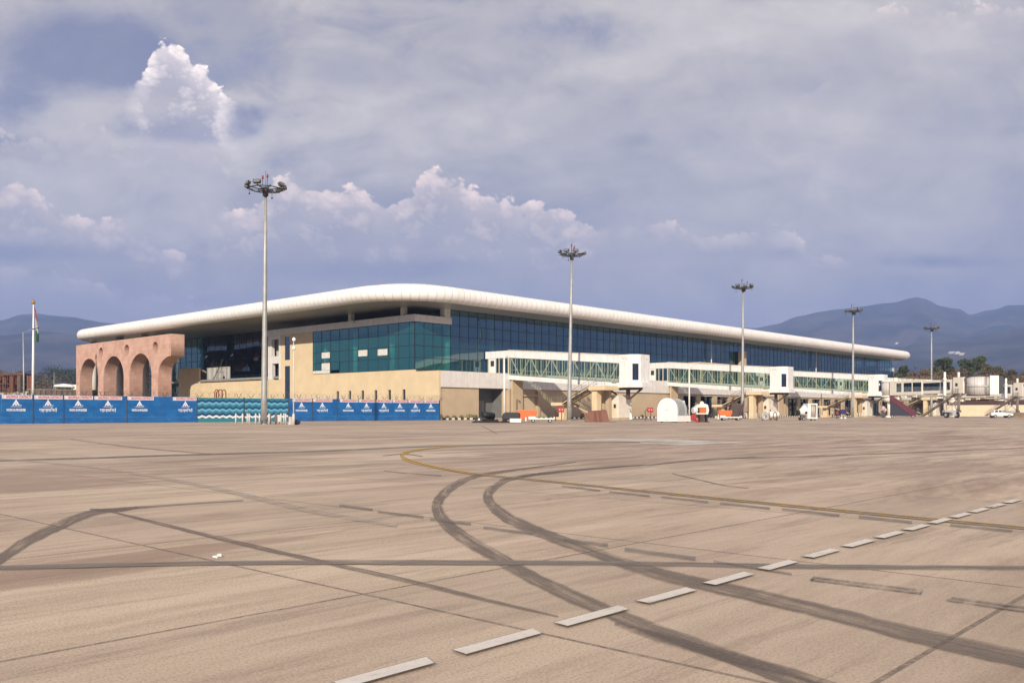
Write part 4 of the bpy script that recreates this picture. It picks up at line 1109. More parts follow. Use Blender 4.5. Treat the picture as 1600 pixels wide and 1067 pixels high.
for k, (lb, ls) in enumerate((('white glazed boarding bridge in the middle, above the arched white unit', 'cream concrete stair under the middle boarding bridge'),
                              ('white glazed boarding bridge that the silver drum and white tunnel join', 'cream concrete stair beneath the bridge with the silver drum'),
                              ('far boarding bridge half hidden behind the white telescopic tunnel', 'cream concrete stair seen below the white telescopic tunnel'))):
    dup(br0, (18.4 + BX * (k + 1), 0, 0), label=lb); dup(st0, (18.4 + BX * (k + 1), 0, 0), label=ls)
# ------------------------------------------------------------------ telescopic tunnels with drums, cabins and wheels
SILV = panel_mat('ribbed silver cladding', (.62, .59, .56), .34, .02, rough=.3, spec=.6)
IVORY = mat('ivory paint', (.86, .80, .69), .45, var=.06, streak=.16)
GREYP = mat('grey paint', (.42, .41, .39), .5, var=.1)
RUBB = mat('black rubber', (.022, .022, .024), .7)
BELL = mat('bellows', (.07, .075, .10), .75)
def make_tunnel():
    A, B = Vector((132.3, -38, 0)), Vector((117.2, -63.7, 0)); L = (B - A).length
    r = thing('boarding_tunnel', 'x', 'boarding bridge', A, math.atan2(B.y - A.y, B.x - A.x), group='white telescopic boarding tunnels')
    zb, zt = 5.75, 9.25
    MB().cyl((0, 0), 2.0, zb, zt, 36).build('rotunda', SILV, r)
    MB().cyl((0, 0), 2.15, zt, zt + .25, 36).cyl((0, 0), 2.15, zb - .45, zb, 36).cbox((.4, 1.2, zt + .7), (1.2, 1.0, .9)).build('rotunda_cap', IVORY, r)
    MB().box(-2.6, -1.7, -1.5, 1.5, zb - .1, zt + .3).build('rotunda_joint', IVORY, r)
    MB().cyl((0, 0), .62, .5, zb - .45, 20).cyl((0, 0), 1.35, 0, .5, 20, r2=.8).cyl((0, 0), 1.3, zb - 1.7, zb - .45, 20, r2=1.9).build('rotunda_column', IVORY, r)
    def tunnel(x0, x1, hw, z0, z1, wins, name):
        t = MB()
        for s in (-1, 1):
            ys = sorted((s * hw, s * (hw - .14)))
            t.box(x0, x1, ys[0], ys[1], z0 + .0, z0 + .78); t.box(x0, x1, ys[0], ys[1], z1 - .6, z1)
            xs = [x0] + [q for w_ in wins for q in w_] + [x1]
            for a, c in zip(xs[::2], xs[1::2]):
                if c - a > .01: t.box(a, c, ys[0], ys[1], z0 + .78, z1 - .6)
        t.box(x0, x1, -hw + .14, hw - .14, z1 - .15, z1 - .002); t.box(x0, x1, -hw + .14, hw - .14, z0 + .002, z0 + .2)
        o = t.build(name, IVORY, r)
        for (a, c) in wins:
            for s in (-1, 1):
                g = MB(); y = s * (hw - .07)
                q = [(a, y, z0 + .78), (c, y, z0 + .78), (c, y, z1 - .6), (a, y, z1 - .6)]
                g.quad(*(q if s < 0 else q[::-1])); g.build('tunnel_window', G_BLUE, o, fix=False)
        return o
    tn = tunnel(2.0, 13.5, 1.62, zb + .02, zt + .18, [(4.4, 6.3), (7.0, 10.0), (10.25, 13.35)], 'tunnel')
    bz = MB(); y = -1.5
    for a, c in ((7.0, 8.2), (8.9, 8.3)): bz.bar((a, y, zb + .95 if a < 8.5 else zt - .6), (c, y, zt - .6 if a < 8.5 else zb + .95), .09)
    for s in (-1, 1): bz.bar((7.2, s * 1.5, zt - .6), (8.3, s * 1.5, zb + .95), .09).bar((9.7, s * 1.5, zt - .6), (8.6, s * 1.5, zb + .95), .09)
    bz.build('window_brace', IVORY, r)
    tunnel(13.3, 25.5, 1.42, zb + .15, zt - .05, [(13.6, 19.3), (19.6, 22.6)], 'inner_tunnel')
    rr = MB()
    for s in (-1, 1):
        rr.bar((3, s * 1.35, zt + 1.05), (23, s * 1.35, zt + 1.0), .05); rr.bar((3, s * 1.35, zt + .62), (23, s * 1.35, zt + .6), .05)
        for k in range(12): rr.bar((3 + k * 1.8, s * 1.35, zt - .08), (3 + k * 1.8, s * 1.35, zt + 1.05), .045)
    rr.build('roof_rail', RAILM, r)
    ub = MB(); ub.bar((1.2, 0, zb - .35), (24, 0, zb - .55), .5, .28)
    for s in (-1, 1): ub.bar((3, s * 1.1, zb - .2), (24, s * 1.1, zb - .35), .16, .22)
    ub.cbox((7, -1.4, zb - .45), (1.6, .5, .5)).cbox((11, -1.5, zb - .4), (1.2, .4, .4)).cbox((3.6, -.9, zb - .8), (2.6, 1.2, .7))
    ub.build('under_beam', IVORY, r)
    lc = MB()
    for s in (-1, 1): lc.cyl((21.6, s * 2.05), .34, 1.7, zt - .3, 16).cyl((21.6, s * 2.05), .26, zt - .3, zt + 1.75, 16).cyl((21.6, s * 2.05), .38, zt - .5, zt + .3, 16)
    lc.build('lift_column', IVORY, r)
    lf = MB(); lf.box(21.1, 22.1, -2.4, 2.4, zb - .75, zb - .35).box(21.1, 22.1, -2.4, 2.4, 1.35, 1.85).bar((21.6, -1.8, 1.8), (21.6, 1.8, 4.6), .14).bar((21.6, 1.8, 1.8), (21.6, -1.8, 4.6), .14).box(20.8, 22.4, -.5, .5, .5, 1.36)
    lf.build('lift_frame', GREYP, r)
    for x in (21.6,):
        for s in (-1, 1):
            wmb = MB(); wmb.tube([(x, s * 1.55 - .26, .72), (x, s * 1.55 - .2, .72), (x, s * 1.55 + .2, .72), (x, s * 1.55 + .26, .72)], [.58, .72, .72, .58], 20)
            wh = wmb.build('wheel', RUBB, r)
            MB().tube([(x, s * 1.55 - .28, .72), (x, s * 1.55 + .28, .72)], .40, 16).build('rim', mat('wheel rim', (.55, .54, .52), .4, .3), wh)
    # cabin: side box, drum, weather hood
    MB().box(23.9, 27.0, -1.75, 1.75, zb + .0, zt + .35).build('cabin_neck', IVORY, r)
    MB().box(24.6, 25.3, -1.785, -1.75, zb + 1.75, zb + 2.5).build('neck_window', DARKIN, r)
    MB().cyl((29.6, 0), 2.35, zb - .35, zt + .35, 36).build('cabin_drum', SILV, r)
    MB().cyl((29.6, 0), 2.375, zb + 1.35, zb + 1.85, 36).build('drum_band', GREYP, r)
    MB().cyl((29.6, 0), 2.5, zt + .35, zt + .6, 36).cyl((29.6, 0), 2.45, zb - .6, zb - .35, 36).build('drum_rim', DSTEEL, r)
    c = MB(); ca = R(64); M = Matrix.Rotation(ca, 3, 'Z'); ctr = Vector((29.6, 0, 0)) + M @ Vector((2.9, 0, 0))
    c.cbox((ctr.x, ctr.y, (zb + zt) / 2 + .1), (1.9, 4.0, zt - zb + .9), M); c.build('cabin_front', IVORY, r, bevel=.08)
    ctr2 = Vector((29.6, 0, 0)) + M @ Vector((4.35, 0, 0)); hd = MB()
    for k in range(4):
        cc = ctr2 + M @ Vector((-.4 + k * .26, 0, 0)); hd.cbox((cc.x, cc.y, (zb + zt) / 2 + .2), (.2, 3.9 - .12 * (k % 2), zt - zb + .5 - .12 * (k % 2)), M)
    hd.build('weather_hood', BELL, r)
    # service stair
    s = MB(); p, q = Vector((25.6, -2.3, zb + .1)), Vector((16.6, -4.2, .35))
    for o in (-.45, .45):
        off = Vector((.2, -1, 0)).normalized() * o; s.bar(p + off, q + off, .1, .26)
        for h in (.6, 1.05): s.bar(p + off + Vector((0, 0, h)), q + off + Vector((0, 0, h)), .05)
        for k in range(7):
            m = p.lerp(q, k / 6) + off; s.bar(m, m + Vector((0, 0, 1.05)), .04)
    for k in range(18):
        m = p.lerp(q, k / 17); s.cbox(m, (.26, .9, .05))
    s.box(24.6, 27, -3.0, -1.76, zb - .05, zb + .08)
    for x in (24.7, 25.9, 26.9): s.bar((x, -2.95, zb), (x, -2.95, zb + 1.1), .05)
    s.bar((24.6, -2.95, zb + 1.1), (27, -2.95, zb + 1.1), .05).bar((24.6, -2.95, zb + .6), (27, -2.95, zb + .6), .04)
    s.build('service_stair', mat('stair steel', (.26, .22, .19), .5, .4), r)
    hn = MB()
    pts = [(20 + .0 * k, -2.2, zb - .5 - 1.6 * math.sin(math.pi * k / 8)) for k in range(9)]
    pts = [(22.9 + .55 * math.cos(math.pi * k / 10 * 2), -2.3, 3.7 + .75 * math.sin(math.pi * k / 10 * 2)) for k in range(11)] + [(22.9, -2.3, 5.3)]
    hn.tube(pts, .06, 6); hn.build('hanging_hose', mat('pale hose', (.6, .56, .5), .6), r)
    return r
tn0 = make_tunnel(); tn0['label'] = 'white telescopic tunnel on wheels joined to the bridge by a silver drum'
dup(tn0, (132.3 + 54, -38, 0), label='second white telescopic tunnel cut off at the right edge of the photo')
dup(tn0, (132.3 + 110, -38, 0), label='farthest white telescopic tunnel behind the two others')

# ------------------------------------------------------------------ things standing on the apron
REDP = mat('red paint', (.36, .012, .018), .45, var=.1)
ORAN = mat('orange plastic', (.86, .135, .025), .5, var=.14, scale=2.2)
BLK = mat('black tarpaulin', (.012, .012, .013), .55, var=.3, bmp=.4)
WHP = mat('white paint', (.76, .74, .70), .45, var=.06, streak=.12)
MARO = mat('maroon paint', (.085, .004, .022), .4, var=.1)
def at(px, D, rz=0.0):
    x, y = ray(px, D); return (x, y, 0), rz
def wheel(mb_parent, x, y, r, w, rim=True):
    o = MB().tube([(x, y - w / 2, r), (x, y + w / 2, r)], r, 16).build('wheel', RUBB, mb_parent)
    if rim: MB().tube([(x, y - w / 2 - .01, r), (x, y + w / 2 + .01, r)], r * .5, 12).build('rim', GREYP, o)
# black sheeting, rolls (facing the camera line: local x runs to the right in the photo)
l, _ = at(769, 116); o = MB()
n_ = 26
prof_ = [(-2.6 + 5.4 * i / n_, .10 + .50 * abs(math.sin(i * .55)) * (1 if 3 < i < 24 else .4) * (.6 + .4 * math.sin(i * 1.3))) for i in range(n_ + 1)]
vs = []; fs = []
for i, (x, h) in enumerate(prof_):
    for j in range(9):
        y = -1.0 + 2.0 * j / 8; k = 1 - (abs(j - 4) / 4) ** 2.2; vs.append((x, y * (1 - .12 * math.sin(i * 2.1)), max(.01, h * k + .05 * math.sin(i * 1.9 + j * 2.3) * k)))
for i in range(n_):
    for j in range(8): a = i * 9 + j; fs.append((a, a + 9, a + 10, a + 1))
o.add(vs, fs, True); t = thing('tarpaulin', 'crumpled black sheeting spread on the apron by the building corner', 'tarpaulin', l, YAW); o.build('sheet', BLK, t)
l, _ = at(763, 117.4); t = thing('black_roll', 'round black roll lying on the crumpled black sheeting', 'roll', l, YAW + .5)
b_ = MB().tube([(-.85, 0, 1.02), (-.8, 0, 1.02), (.8, 0, .86), (.85, 0, .86)], [.40, .46, .42, .34], 20); b_.build('roll', BLK, t)
MB().tube([(-.87, 0, 1.02), (-.84, 0, 1.02)], .22, 16).build('roll_core', RUBB, t); MB().box(-.7, .7, -.5, .5, .0, .50).build('pallet', BLK, t)
l, _ = at(748.5, 117.2); t = thing('crate', 'low black crate with a white tag, left of the round black roll', 'crate', l, YAW)
MB().box(-.5, .5, -.35, .35, .25, .62).box(-.56, .56, -.4, .4, .62, .72).box(-.48, -.36, -.33, .33, 0, .25).box(.36, .48, -.33, .33, 0, .25).build('crate_body', BLK, t); MB().box(-.12, .14, -.36, -.352, .32, .56).build('tag', WHP, t)
l, _ = at(799, 117.2); t = thing('covered_trolley', 'bulky load under a black cover, beside the orange barriers', 'trolley', l, YAW)
o = MB(); o.prism([(-1.15, .35), (1.15, .35), (1.2, 1.15), (1.05, 1.32), (-.75, 1.36), (-1.1, 1.15), (-1.25, .8)], 'y', -.7, .7); o.build('cover', BLK, t, bevel=.12)
for x in (-.8, .9): wheel(t, x, -.6, .2, .16); wheel(t, x, .6, .2, .16)
l, _ = at(805.5, 114.6); t = thing('box', 'small white box standing in front of the black covered load', 'box', l, YAW)
MB().box(-.72, .72, -.25, .25, .06, .50).build('box_body', WHP, t, bevel=.02); MB().box(-.75, .75, -.27, .27, .50, .55).build('lid', WHP, t); MB().box(-.6, -.5, -.2, .2, 0, .06).box(.5, .6, -.2, .2, 0, .06).build('feet', RUBB, t)
def barrier(px, D, label, w=2.6, h=1.5, rz=0):
    l, _ = at(px, D); t = thing('water_barrier', label, 'barrier', l, YAW + rz, group='orange plastic barriers on carts')
    z0 = .42
    o = MB(); o.prism([(-w / 2 * .80, z0), (w / 2 * .80, z0), (w / 2 * .84, z0 + h * .45), (w / 2, z0 + h * .5), (w / 2 * 1.02, z0 + h), (-w / 2 * 1.02, z0 + h), (-w / 2, z0 + h * .5), (-w / 2 * .84, z0 + h * .45)], 'y', -.42, .42)
    o.build('shell', ORAN, t, bevel=.05)
    rb = MB()
    for x in (-.6, 0, .6): rb.box(x * w / 2 - .07, x * w / 2 + .07, -.45, -.42, z0 + .1, z0 + h * .45)
    rb.build('rib', ORAN, t); return t
barrier(823, 121, 'orange plastic barrier behind the black covered load', 2.7, 1.25)
def lowcart(px, D, label, L=3.4, rz=0):
    l, _ = at(px, D); t = thing('baggage_dolly', label, 'dolly', l, YAW + rz, group='low white dollies')
    MB().box(-L / 2, L / 2, -.75, .75, .42, .58).box(-L / 2, -L / 2 + .9, -.6, .6, .58, .80).box(L / 2 - .1, L / 2, -.7, .7, .58, .78).build('deck', WHP, t, bevel=.02)
    MB().cbox((-L / 2 - .35, -.3, .45), (.16, .7, .5)).build('end_plate', WHP, t)
    for x in (-L / 2 + .6, L / 2 - .6): wheel(t, x, -.65, .24, .16); wheel(t, x, .65, .24, .16)
    MB().bar((L / 2, 0, .45), (L / 2 + 1.0, 0, .3), .07).build('drawbar', DSTEEL, t); return t
lowcart(846, 117, 'low white dolly with dark wheels right of the orange barrier')
def hydrant(px, D, label):
    l, _ = at(px, D); t = thing('hydrant_box', label, 'hydrant box', l, YAW, group='red hydrant boxes on legs')
    MB().box(-.48, .48, -.18, .18, 1.35, 2.15).build('cabinet', REDP, t, bevel=.03)
    MB().box(-.30, -.12, -.19, -.18, 1.7, 1.85).box(.12, .3, -.19, -.18, 1.7, 1.85).build('sign_mark', mat('pale mark', (.6, .5, .5), .5), t)
    MB().tube([(.1, 0, 0), (.1, 0, 1.35)], .06, 8).tube([(-.85, 0, 0), (-.85, 0, 1.55), (-.7, 0, 1.72), (-.48, 0, 1.75)], .06, 8).build('pipe', mat('dark red pipe', (.10, .02, .02), .5), t)
hydrant(876.5, 141, 'red hydrant box on a bent pipe left of the nearest stair')
hydrant(1016, 150, 'red hydrant box on a bent pipe left of the arched white unit')
# terracotta crate leaning at the stair foot
l, _ = at(936, 124); t = thing('panel_crate', 'terracotta ribbed panels leaning below the nearest stair', 'crate', l, YAW)
o = MB(); o.prism([(-1.35, .05), (1.45, .05), (1.05, 1.62), (-1.55, 1.48)], 'y', -.05, .05); o.build('panel', mat('terracotta sheet', (.20, .080, .052), .7, var=.15, streak=.2), t)
o = MB()
for x in (-.62, -.42, .05, .28): o.cbox((x, -.075, .78), (.09, .05, 1.44), Matrix.Rotation(-.12, 3, 'Y'))
o.box(-1.6, 2.3, -.2, .3, .0, .05); o.bar((-1.55, -.05, 1.5), (1.05, -.05, 1.64), .06); o.build('rib', mat('dark terracotta', (.09, .032, .025), .7), t)
o = MB(); o.prism([(-1.9, .02), (-1.4, .02), (-1.6, 1.26), (-2.05, 1.2)], 'y', .1, .9); o.build('side_panel', mat('terracotta sheet', (.20, .080, .052)), t)
l, _ = at(987, 146); t = thing('hose_stand', 'small stand with a pale hanging sheet right of the plant hut', 'stand', l, YAW)
MB().bar((0, 0, 0), (-.25, 0, 1.9), .1).bar((-.5, 0, 1.88), (.2, 0, 1.95), .08).bar((.3, .2, 0), (-.1, .1, 1.6), .08).build('stand', mat('worn steel', (.22, .16, .12), .6), t); MB().prism([(-.35, .2), (.1, .25), (-.1, 1.3), (-.3, 1.2)], 'y', -.1, -.05).build('cloth', WHP, t)
# arched white unit: half-round shelter with a flat white end
l, _ = at(1043, 118); t = thing('arched_unit', 'big white arch-fronted unit with a ribbed grey barrel body', 'ground unit', l, -.10)
aw, ah = 1.58, 1.65
def archprof(w, h, y0, n=20): return [(-w, y0)] + [(w, y0)] + [(w * math.cos(math.pi * i / n), h + w * math.sin(math.pi * i / n)) for i in range(n + 1)]
MB().prism(archprof(aw, ah, .12), 'x', -.2, .12).build('front_panel', mat('white front', (.86, .83, .78), .5, var=.04), t, bevel=.03)
MB().prism(archprof(aw - .12, ah - .12, .9), 'x', .125, 2.3).build('barrel', panel_mat('ribbed grey sheet', (.33, .35, .35), .12, .02, rough=.4), t)
MB().prism(archprof(aw - .02, ah - .05, .9), 'x', .3, .38).prism(archprof(aw - .02, ah - .05, .9), 'x', 1.9, 2.0).build('barrel_band', GREYP, t)
MB().box(.125, 3.0, -aw + .1, aw - .1, .12, .9).build('base', WHP, t)
MB().prism([(2.3, .9), (3.0, .9), (2.9, 1.4), (2.3, 2.9)], 'y', -1.0, 1.0).build('tail_cowl', WHP, t)
MB().tube([(2.5, -.9, 1.9), (2.5, -1.25, 1.9)], .42, 16).build('fan_port', RUBB, t)
for x in (.3, 2.7):
    for y in (-1.2, 1.2): MB().box(x - .12, x + .12, y - .1, y + .1, 0, .12).build('foot', RUBB, t)
MB().box(-.215, -.2, -.25, .15, 1.62, 1.70).box(-.215, -.2, -.2, .1, .3, .36).build('plate_mark', GREYP, t)
# ground power unit: white with orange sides on a pedestal
l, _ = at(1094, 121); t = thing('power_unit', 'white power unit with orange panel on a dark pedestal', 'ground unit', l, YAW + .25)
MB().prism([(-.75, 1.05), (.95, 1.05), (1.1, 1.6), (.95, 2.35), (.55, 2.5), (-.2, 2.45), (-.75, 2.1)], 'y', -.5, .5).build('body', WHP, t, bevel=.08)
MB().box(-.55, .65, -.53, -.50, 1.25, 2.02).build('side_panel', ORAN, t)
MB().tube([(-1.15, -.1, 1.6), (-.72, -.1, 1.6)], [.42, .42], 16).tube([(-.70, -.30, 1.62), (-.56, -.30, 1.62)], .36, 14).build('duct', WHP, t); MB().tube([(-.66, -.55, 1.62), (-.50, -.55, 1.62)], .33, 14).build('dark_ring', RUBB, t)
MB().ball((.25, 0, 2.55), .30, n=12, m=6).build('lamp_dome', mat('cream dome', (.8, .7, .5), .4), t)
MB().box(-.15, .45, -.35, .35, .0, 1.05).build('pedestal', mat('brown pedestal', (.07, .045, .035), .6), t); MB().box(.8, .98, -.3, .3, 0, 1.1).box(.6, 1.25, -.35, .35, 0, .1).build('leg', RUBB, t)
l, _ = at(1084, 119); t = thing('red_case', 'tilted red case between the arched unit and the power unit', 'case', l, YAW)
MB().cbox((-.05, 0, .68), (.62, .5, .75), Matrix.Rotation(.08, 3, 'Y')).cbox((.2, 0, .3), (.75, .5, .35), Matrix.Rotation(.35, 3, 'Y')).build('case_body', REDP, t, bevel=.03); MB().bar((-.3, -.2, 0), (-.2, -.2, .5), .06).bar((.45, .2, 0), (.4, .2, .3), .06).build('leg', DSTEEL, t)
# orange barrier with dolly at the middle stair
barrier(1133, 152, 'orange plastic barrier on the dolly before the middle bridge', 2.2, 1.25)
lowcart(1141, 149.5, 'low white dolly with a bumper under the orange barrier at the middle bridge', 3.6)
# maroon passenger steps behind the middle stair
def pax_steps(px, D, label, rz, w=2.2, h=4.2, L=6.0):
    l, _ = at(px, D); t = thing('passenger_steps', label, 'airstairs', l, rz, group='maroon passenger steps')
    MB().prism([(-L / 2, .5), (-L / 2 + .8, .5), (L / 2, h - .4), (L / 2, h + .7), (L / 2 - .5, h + .7), (-L / 2, 1.5)], 'y', -w / 2, -w / 2 + .08).prism([(-L / 2, .5), (-L / 2 + .8, .5), (L / 2, h - .4), (L / 2, h + .7), (L / 2 - .5, h + .7), (-L / 2, 1.5)], 'y', w / 2 - .08, w / 2).build('side_panel', MARO, t)
    o = MB()
    for k in range(16):
        s_ = k / 15; o.box(-L / 2 + .3 + (L - .8) * s_ - .2, -L / 2 + .3 + (L - .8) * s_ + .2, -w / 2 + .08, w / 2 - .08, .5 + (h - .7) * s_, .62 + (h - .7) * s_)
    o.build('step', DSTEEL, t)
    MB().prism([(-L / 2 + .9, .55), (L / 2 - .1, .55), (L / 2 - .1, h - .5)], 'y', -w / 2 + .1, w / 2 - .1).build('skirt', mat('navy skirt', (.012, .012, .03), .6), t)
    MB().box(-L / 2 - .2, L / 2, -w / 2 + .1, w / 2 - .1, .38, .52).bar((L / 2 - .6, 0, .5), (L / 2 - .6, 0, h - .4), .25).bar((0, 0, .5), (0, 0, h / 2), .25).build('chassis', DSTEEL, t)
    for x in (-L / 2 + .5, L / 2 - .6): wheel(t, x, -w / 2 + .2, .36, .25); wheel(t, x, w / 2 - .2, .36, .25)
    return t
pax_steps(1150, 178, 'maroon passenger steps parked behind the middle concrete stair', .35, 2.4, 3.2, 6.5)
pax_steps(1410, 212, 'maroon and black passenger steps under the white telescopic tunnel', R(110), 2.6, 4.6, 5.6)
# start unit: grey reel, white tank and its attendant
l, _ = at(1195, 147); t = thing('cable_reel', 'grey cable reel disc with a white handle', 'reel', l, YAW + .5)
MB().tube([(0, -.16, .72), (0, -.10, .72), (0, .10, .72), (0, .16, .72)], [.70, .72, .72, .70], 24).build('disc', GREYP, t); MB().tube([(0, -.2, .72), (0, .2, .72)], .2, 14).build('hub', RUBB, t); MB().bar((-.45, -.2, .42), (-.05, -.2, .75), .09).build('handle', WHP, t); MB().box(-.5, .5, -.3, .3, 0, .08).build('stand', DSTEEL, t)
l, _ = at(1209, 149); t = thing('start_unit', 'white rounded start unit with a dark hoop, beside the grey reel', 'ground unit', l, YAW)
MB().tube([(-.75, 0, .88), (-.6, 0, .9), (.3, 0, .98), (.75, 0, .95), (.95, 0, .9)], [.42, .55, .55, .45, .18], 18).build('tank', WHP, t)
MB().tube([(.05 + .62 * math.cos(k * .35) * .5, -.58, .78 + .62 * math.sin(k * .35)) for k in range(19)], .06, 6).build('hoop', RUBB, t)
MB().box(.45, .62, -.2, .2, 0, .6).box(-.5, -.3, -.2, .2, 0, .5).build('leg', mat('brown leg', (.16, .09, .05), .6), t); MB().cyl((.55, 0), .06, 1.4, 1.75, 8).build('spout', TAN_SHADE, t)
# cone-nosed white cart
l, _ = at(1266, 152); t = thing('conditioning_cart', 'white cart with a cone nose and open curtained end', 'ground unit', l, YAW + .12)
z0 = .25
o = MB(); o.prism([(-.7, z0), (.75, z0), (.75, 2.85), (-.55, 2.85), (-.95, 2.25), (-.95, .75)], 'y', -.9, -.84).prism([(-.7, z0), (.75, z0), (.75, 2.85), (-.55, 2.85), (-.95, 2.25), (-.95, .75)], 'y', .84, .9)
o = MB(); o.prism([(-.9, z0), (-.35, z0), (-.35, 2.85), (-.85, 2.85)], 'y', -.9, .9)
o.box(-.35, .85, -.9, .9, 2.6, 2.85).box(-.35, .85, -.9, .9, z0, z0 + .25).box(.68, .85, -.9, .9, z0 + .25, 2.6).build('body', WHP, t)
MB().box(-.35, .68, .3, .34, z0 + .25, 2.6).build('back_panel', mat('tan lining', (.30, .22, .17), .7), t)
cu_ = MB()
for k, x in enumerate((-.2, -.05, .1, .24, .48)): cu_.tube([(x, -.6, 2.6), (x + .05 * math.sin(k), -.62, 1.8), (x - .06 * math.cos(k), -.58, z0 + .25)], [.05, .07, .05], 8)
cu_.build('curtain', mat('pale curtain', (.62, .55, .48), .7), t)
MB().tube([(-.85, 0, 1.62), (-1.55, 0, 1.42), (-1.95, 0, 1.35)], [1.1, .62, .45], 20).build('cone', WHP, t)
MB().tube([(-2.3, 0, 1.3), (-1.9, 0, 1.35)], [.40, .44], 18).build('nozzle', RUBB, t)
MB().tube([(-1.15, -.93, 1.3), (-1.15, -.98, 1.3)], .2, 16).build('gauge', RUBB, t)
for x in (-1.5, .5): wheel(t, x, -.7, .26, .18); wheel(t, x, .7, .26, .18)
MB().box(-2.0, .8, -.6, .6, .18, .25).box(-1.75, -1.6, -.2, .2, .25, 1.0).build('chassis', DSTEEL, t)
# white pickup far right
l, _ = at(1563, 214); t = thing('pickup_truck', 'white pickup truck parked before the far beige wall', 'pickup', l, YAW)
body = MB().prism([(-2.6, .55), (2.6, .55), (2.65, .95), (2.5, 1.12), (1.35, 1.2), (.55, 1.25), (-.3, 1.28), (-2.6, 1.25)], 'y', -.9, .9).build('body', WHP, t, bevel=.06)
MB().prism([(-2.0, 1.26), (.75, 1.24), (.15, 1.92), (-1.75, 1.95)], 'y', -.78, .78).build('cabin', WHP, t, bevel=.06)
wn = MB()
for a, b_ in ((-1.7, -.95), (-.8, -.1)): wn.prism([(a, 1.36), (b_, 1.36), (b_ - .04, 1.82), (a + .06, 1.82)], 'y', -.805, -.785)
wn.build('side_window', DARKIN, t); MB().prism([(.05, 1.36), (.52, 1.34), (.18, 1.78), (.05, 1.8)], 'y', -.803, -.786).build('front_window', DARKIN, t)
for x in (-1.65, 1.65): wheel(t, x, -.8, .40, .26); wheel(t, x, .8, .40, .26)
MB().box(2.56, 2.7, -.7, -.4, .8, .98).build('headlight', LENS, t); MB().box(2.56, 2.7, .4, .7, .8, .98).build('headlight', LENS, t); MB().box(2.55, 2.72, -.9, .9, .5, .66).build('bumper', DSTEEL, t); MB().bar((.9, -.5, 1.24), (.25, -.5, 2.0), .06).build('ladder_rack', DSTEEL, t)

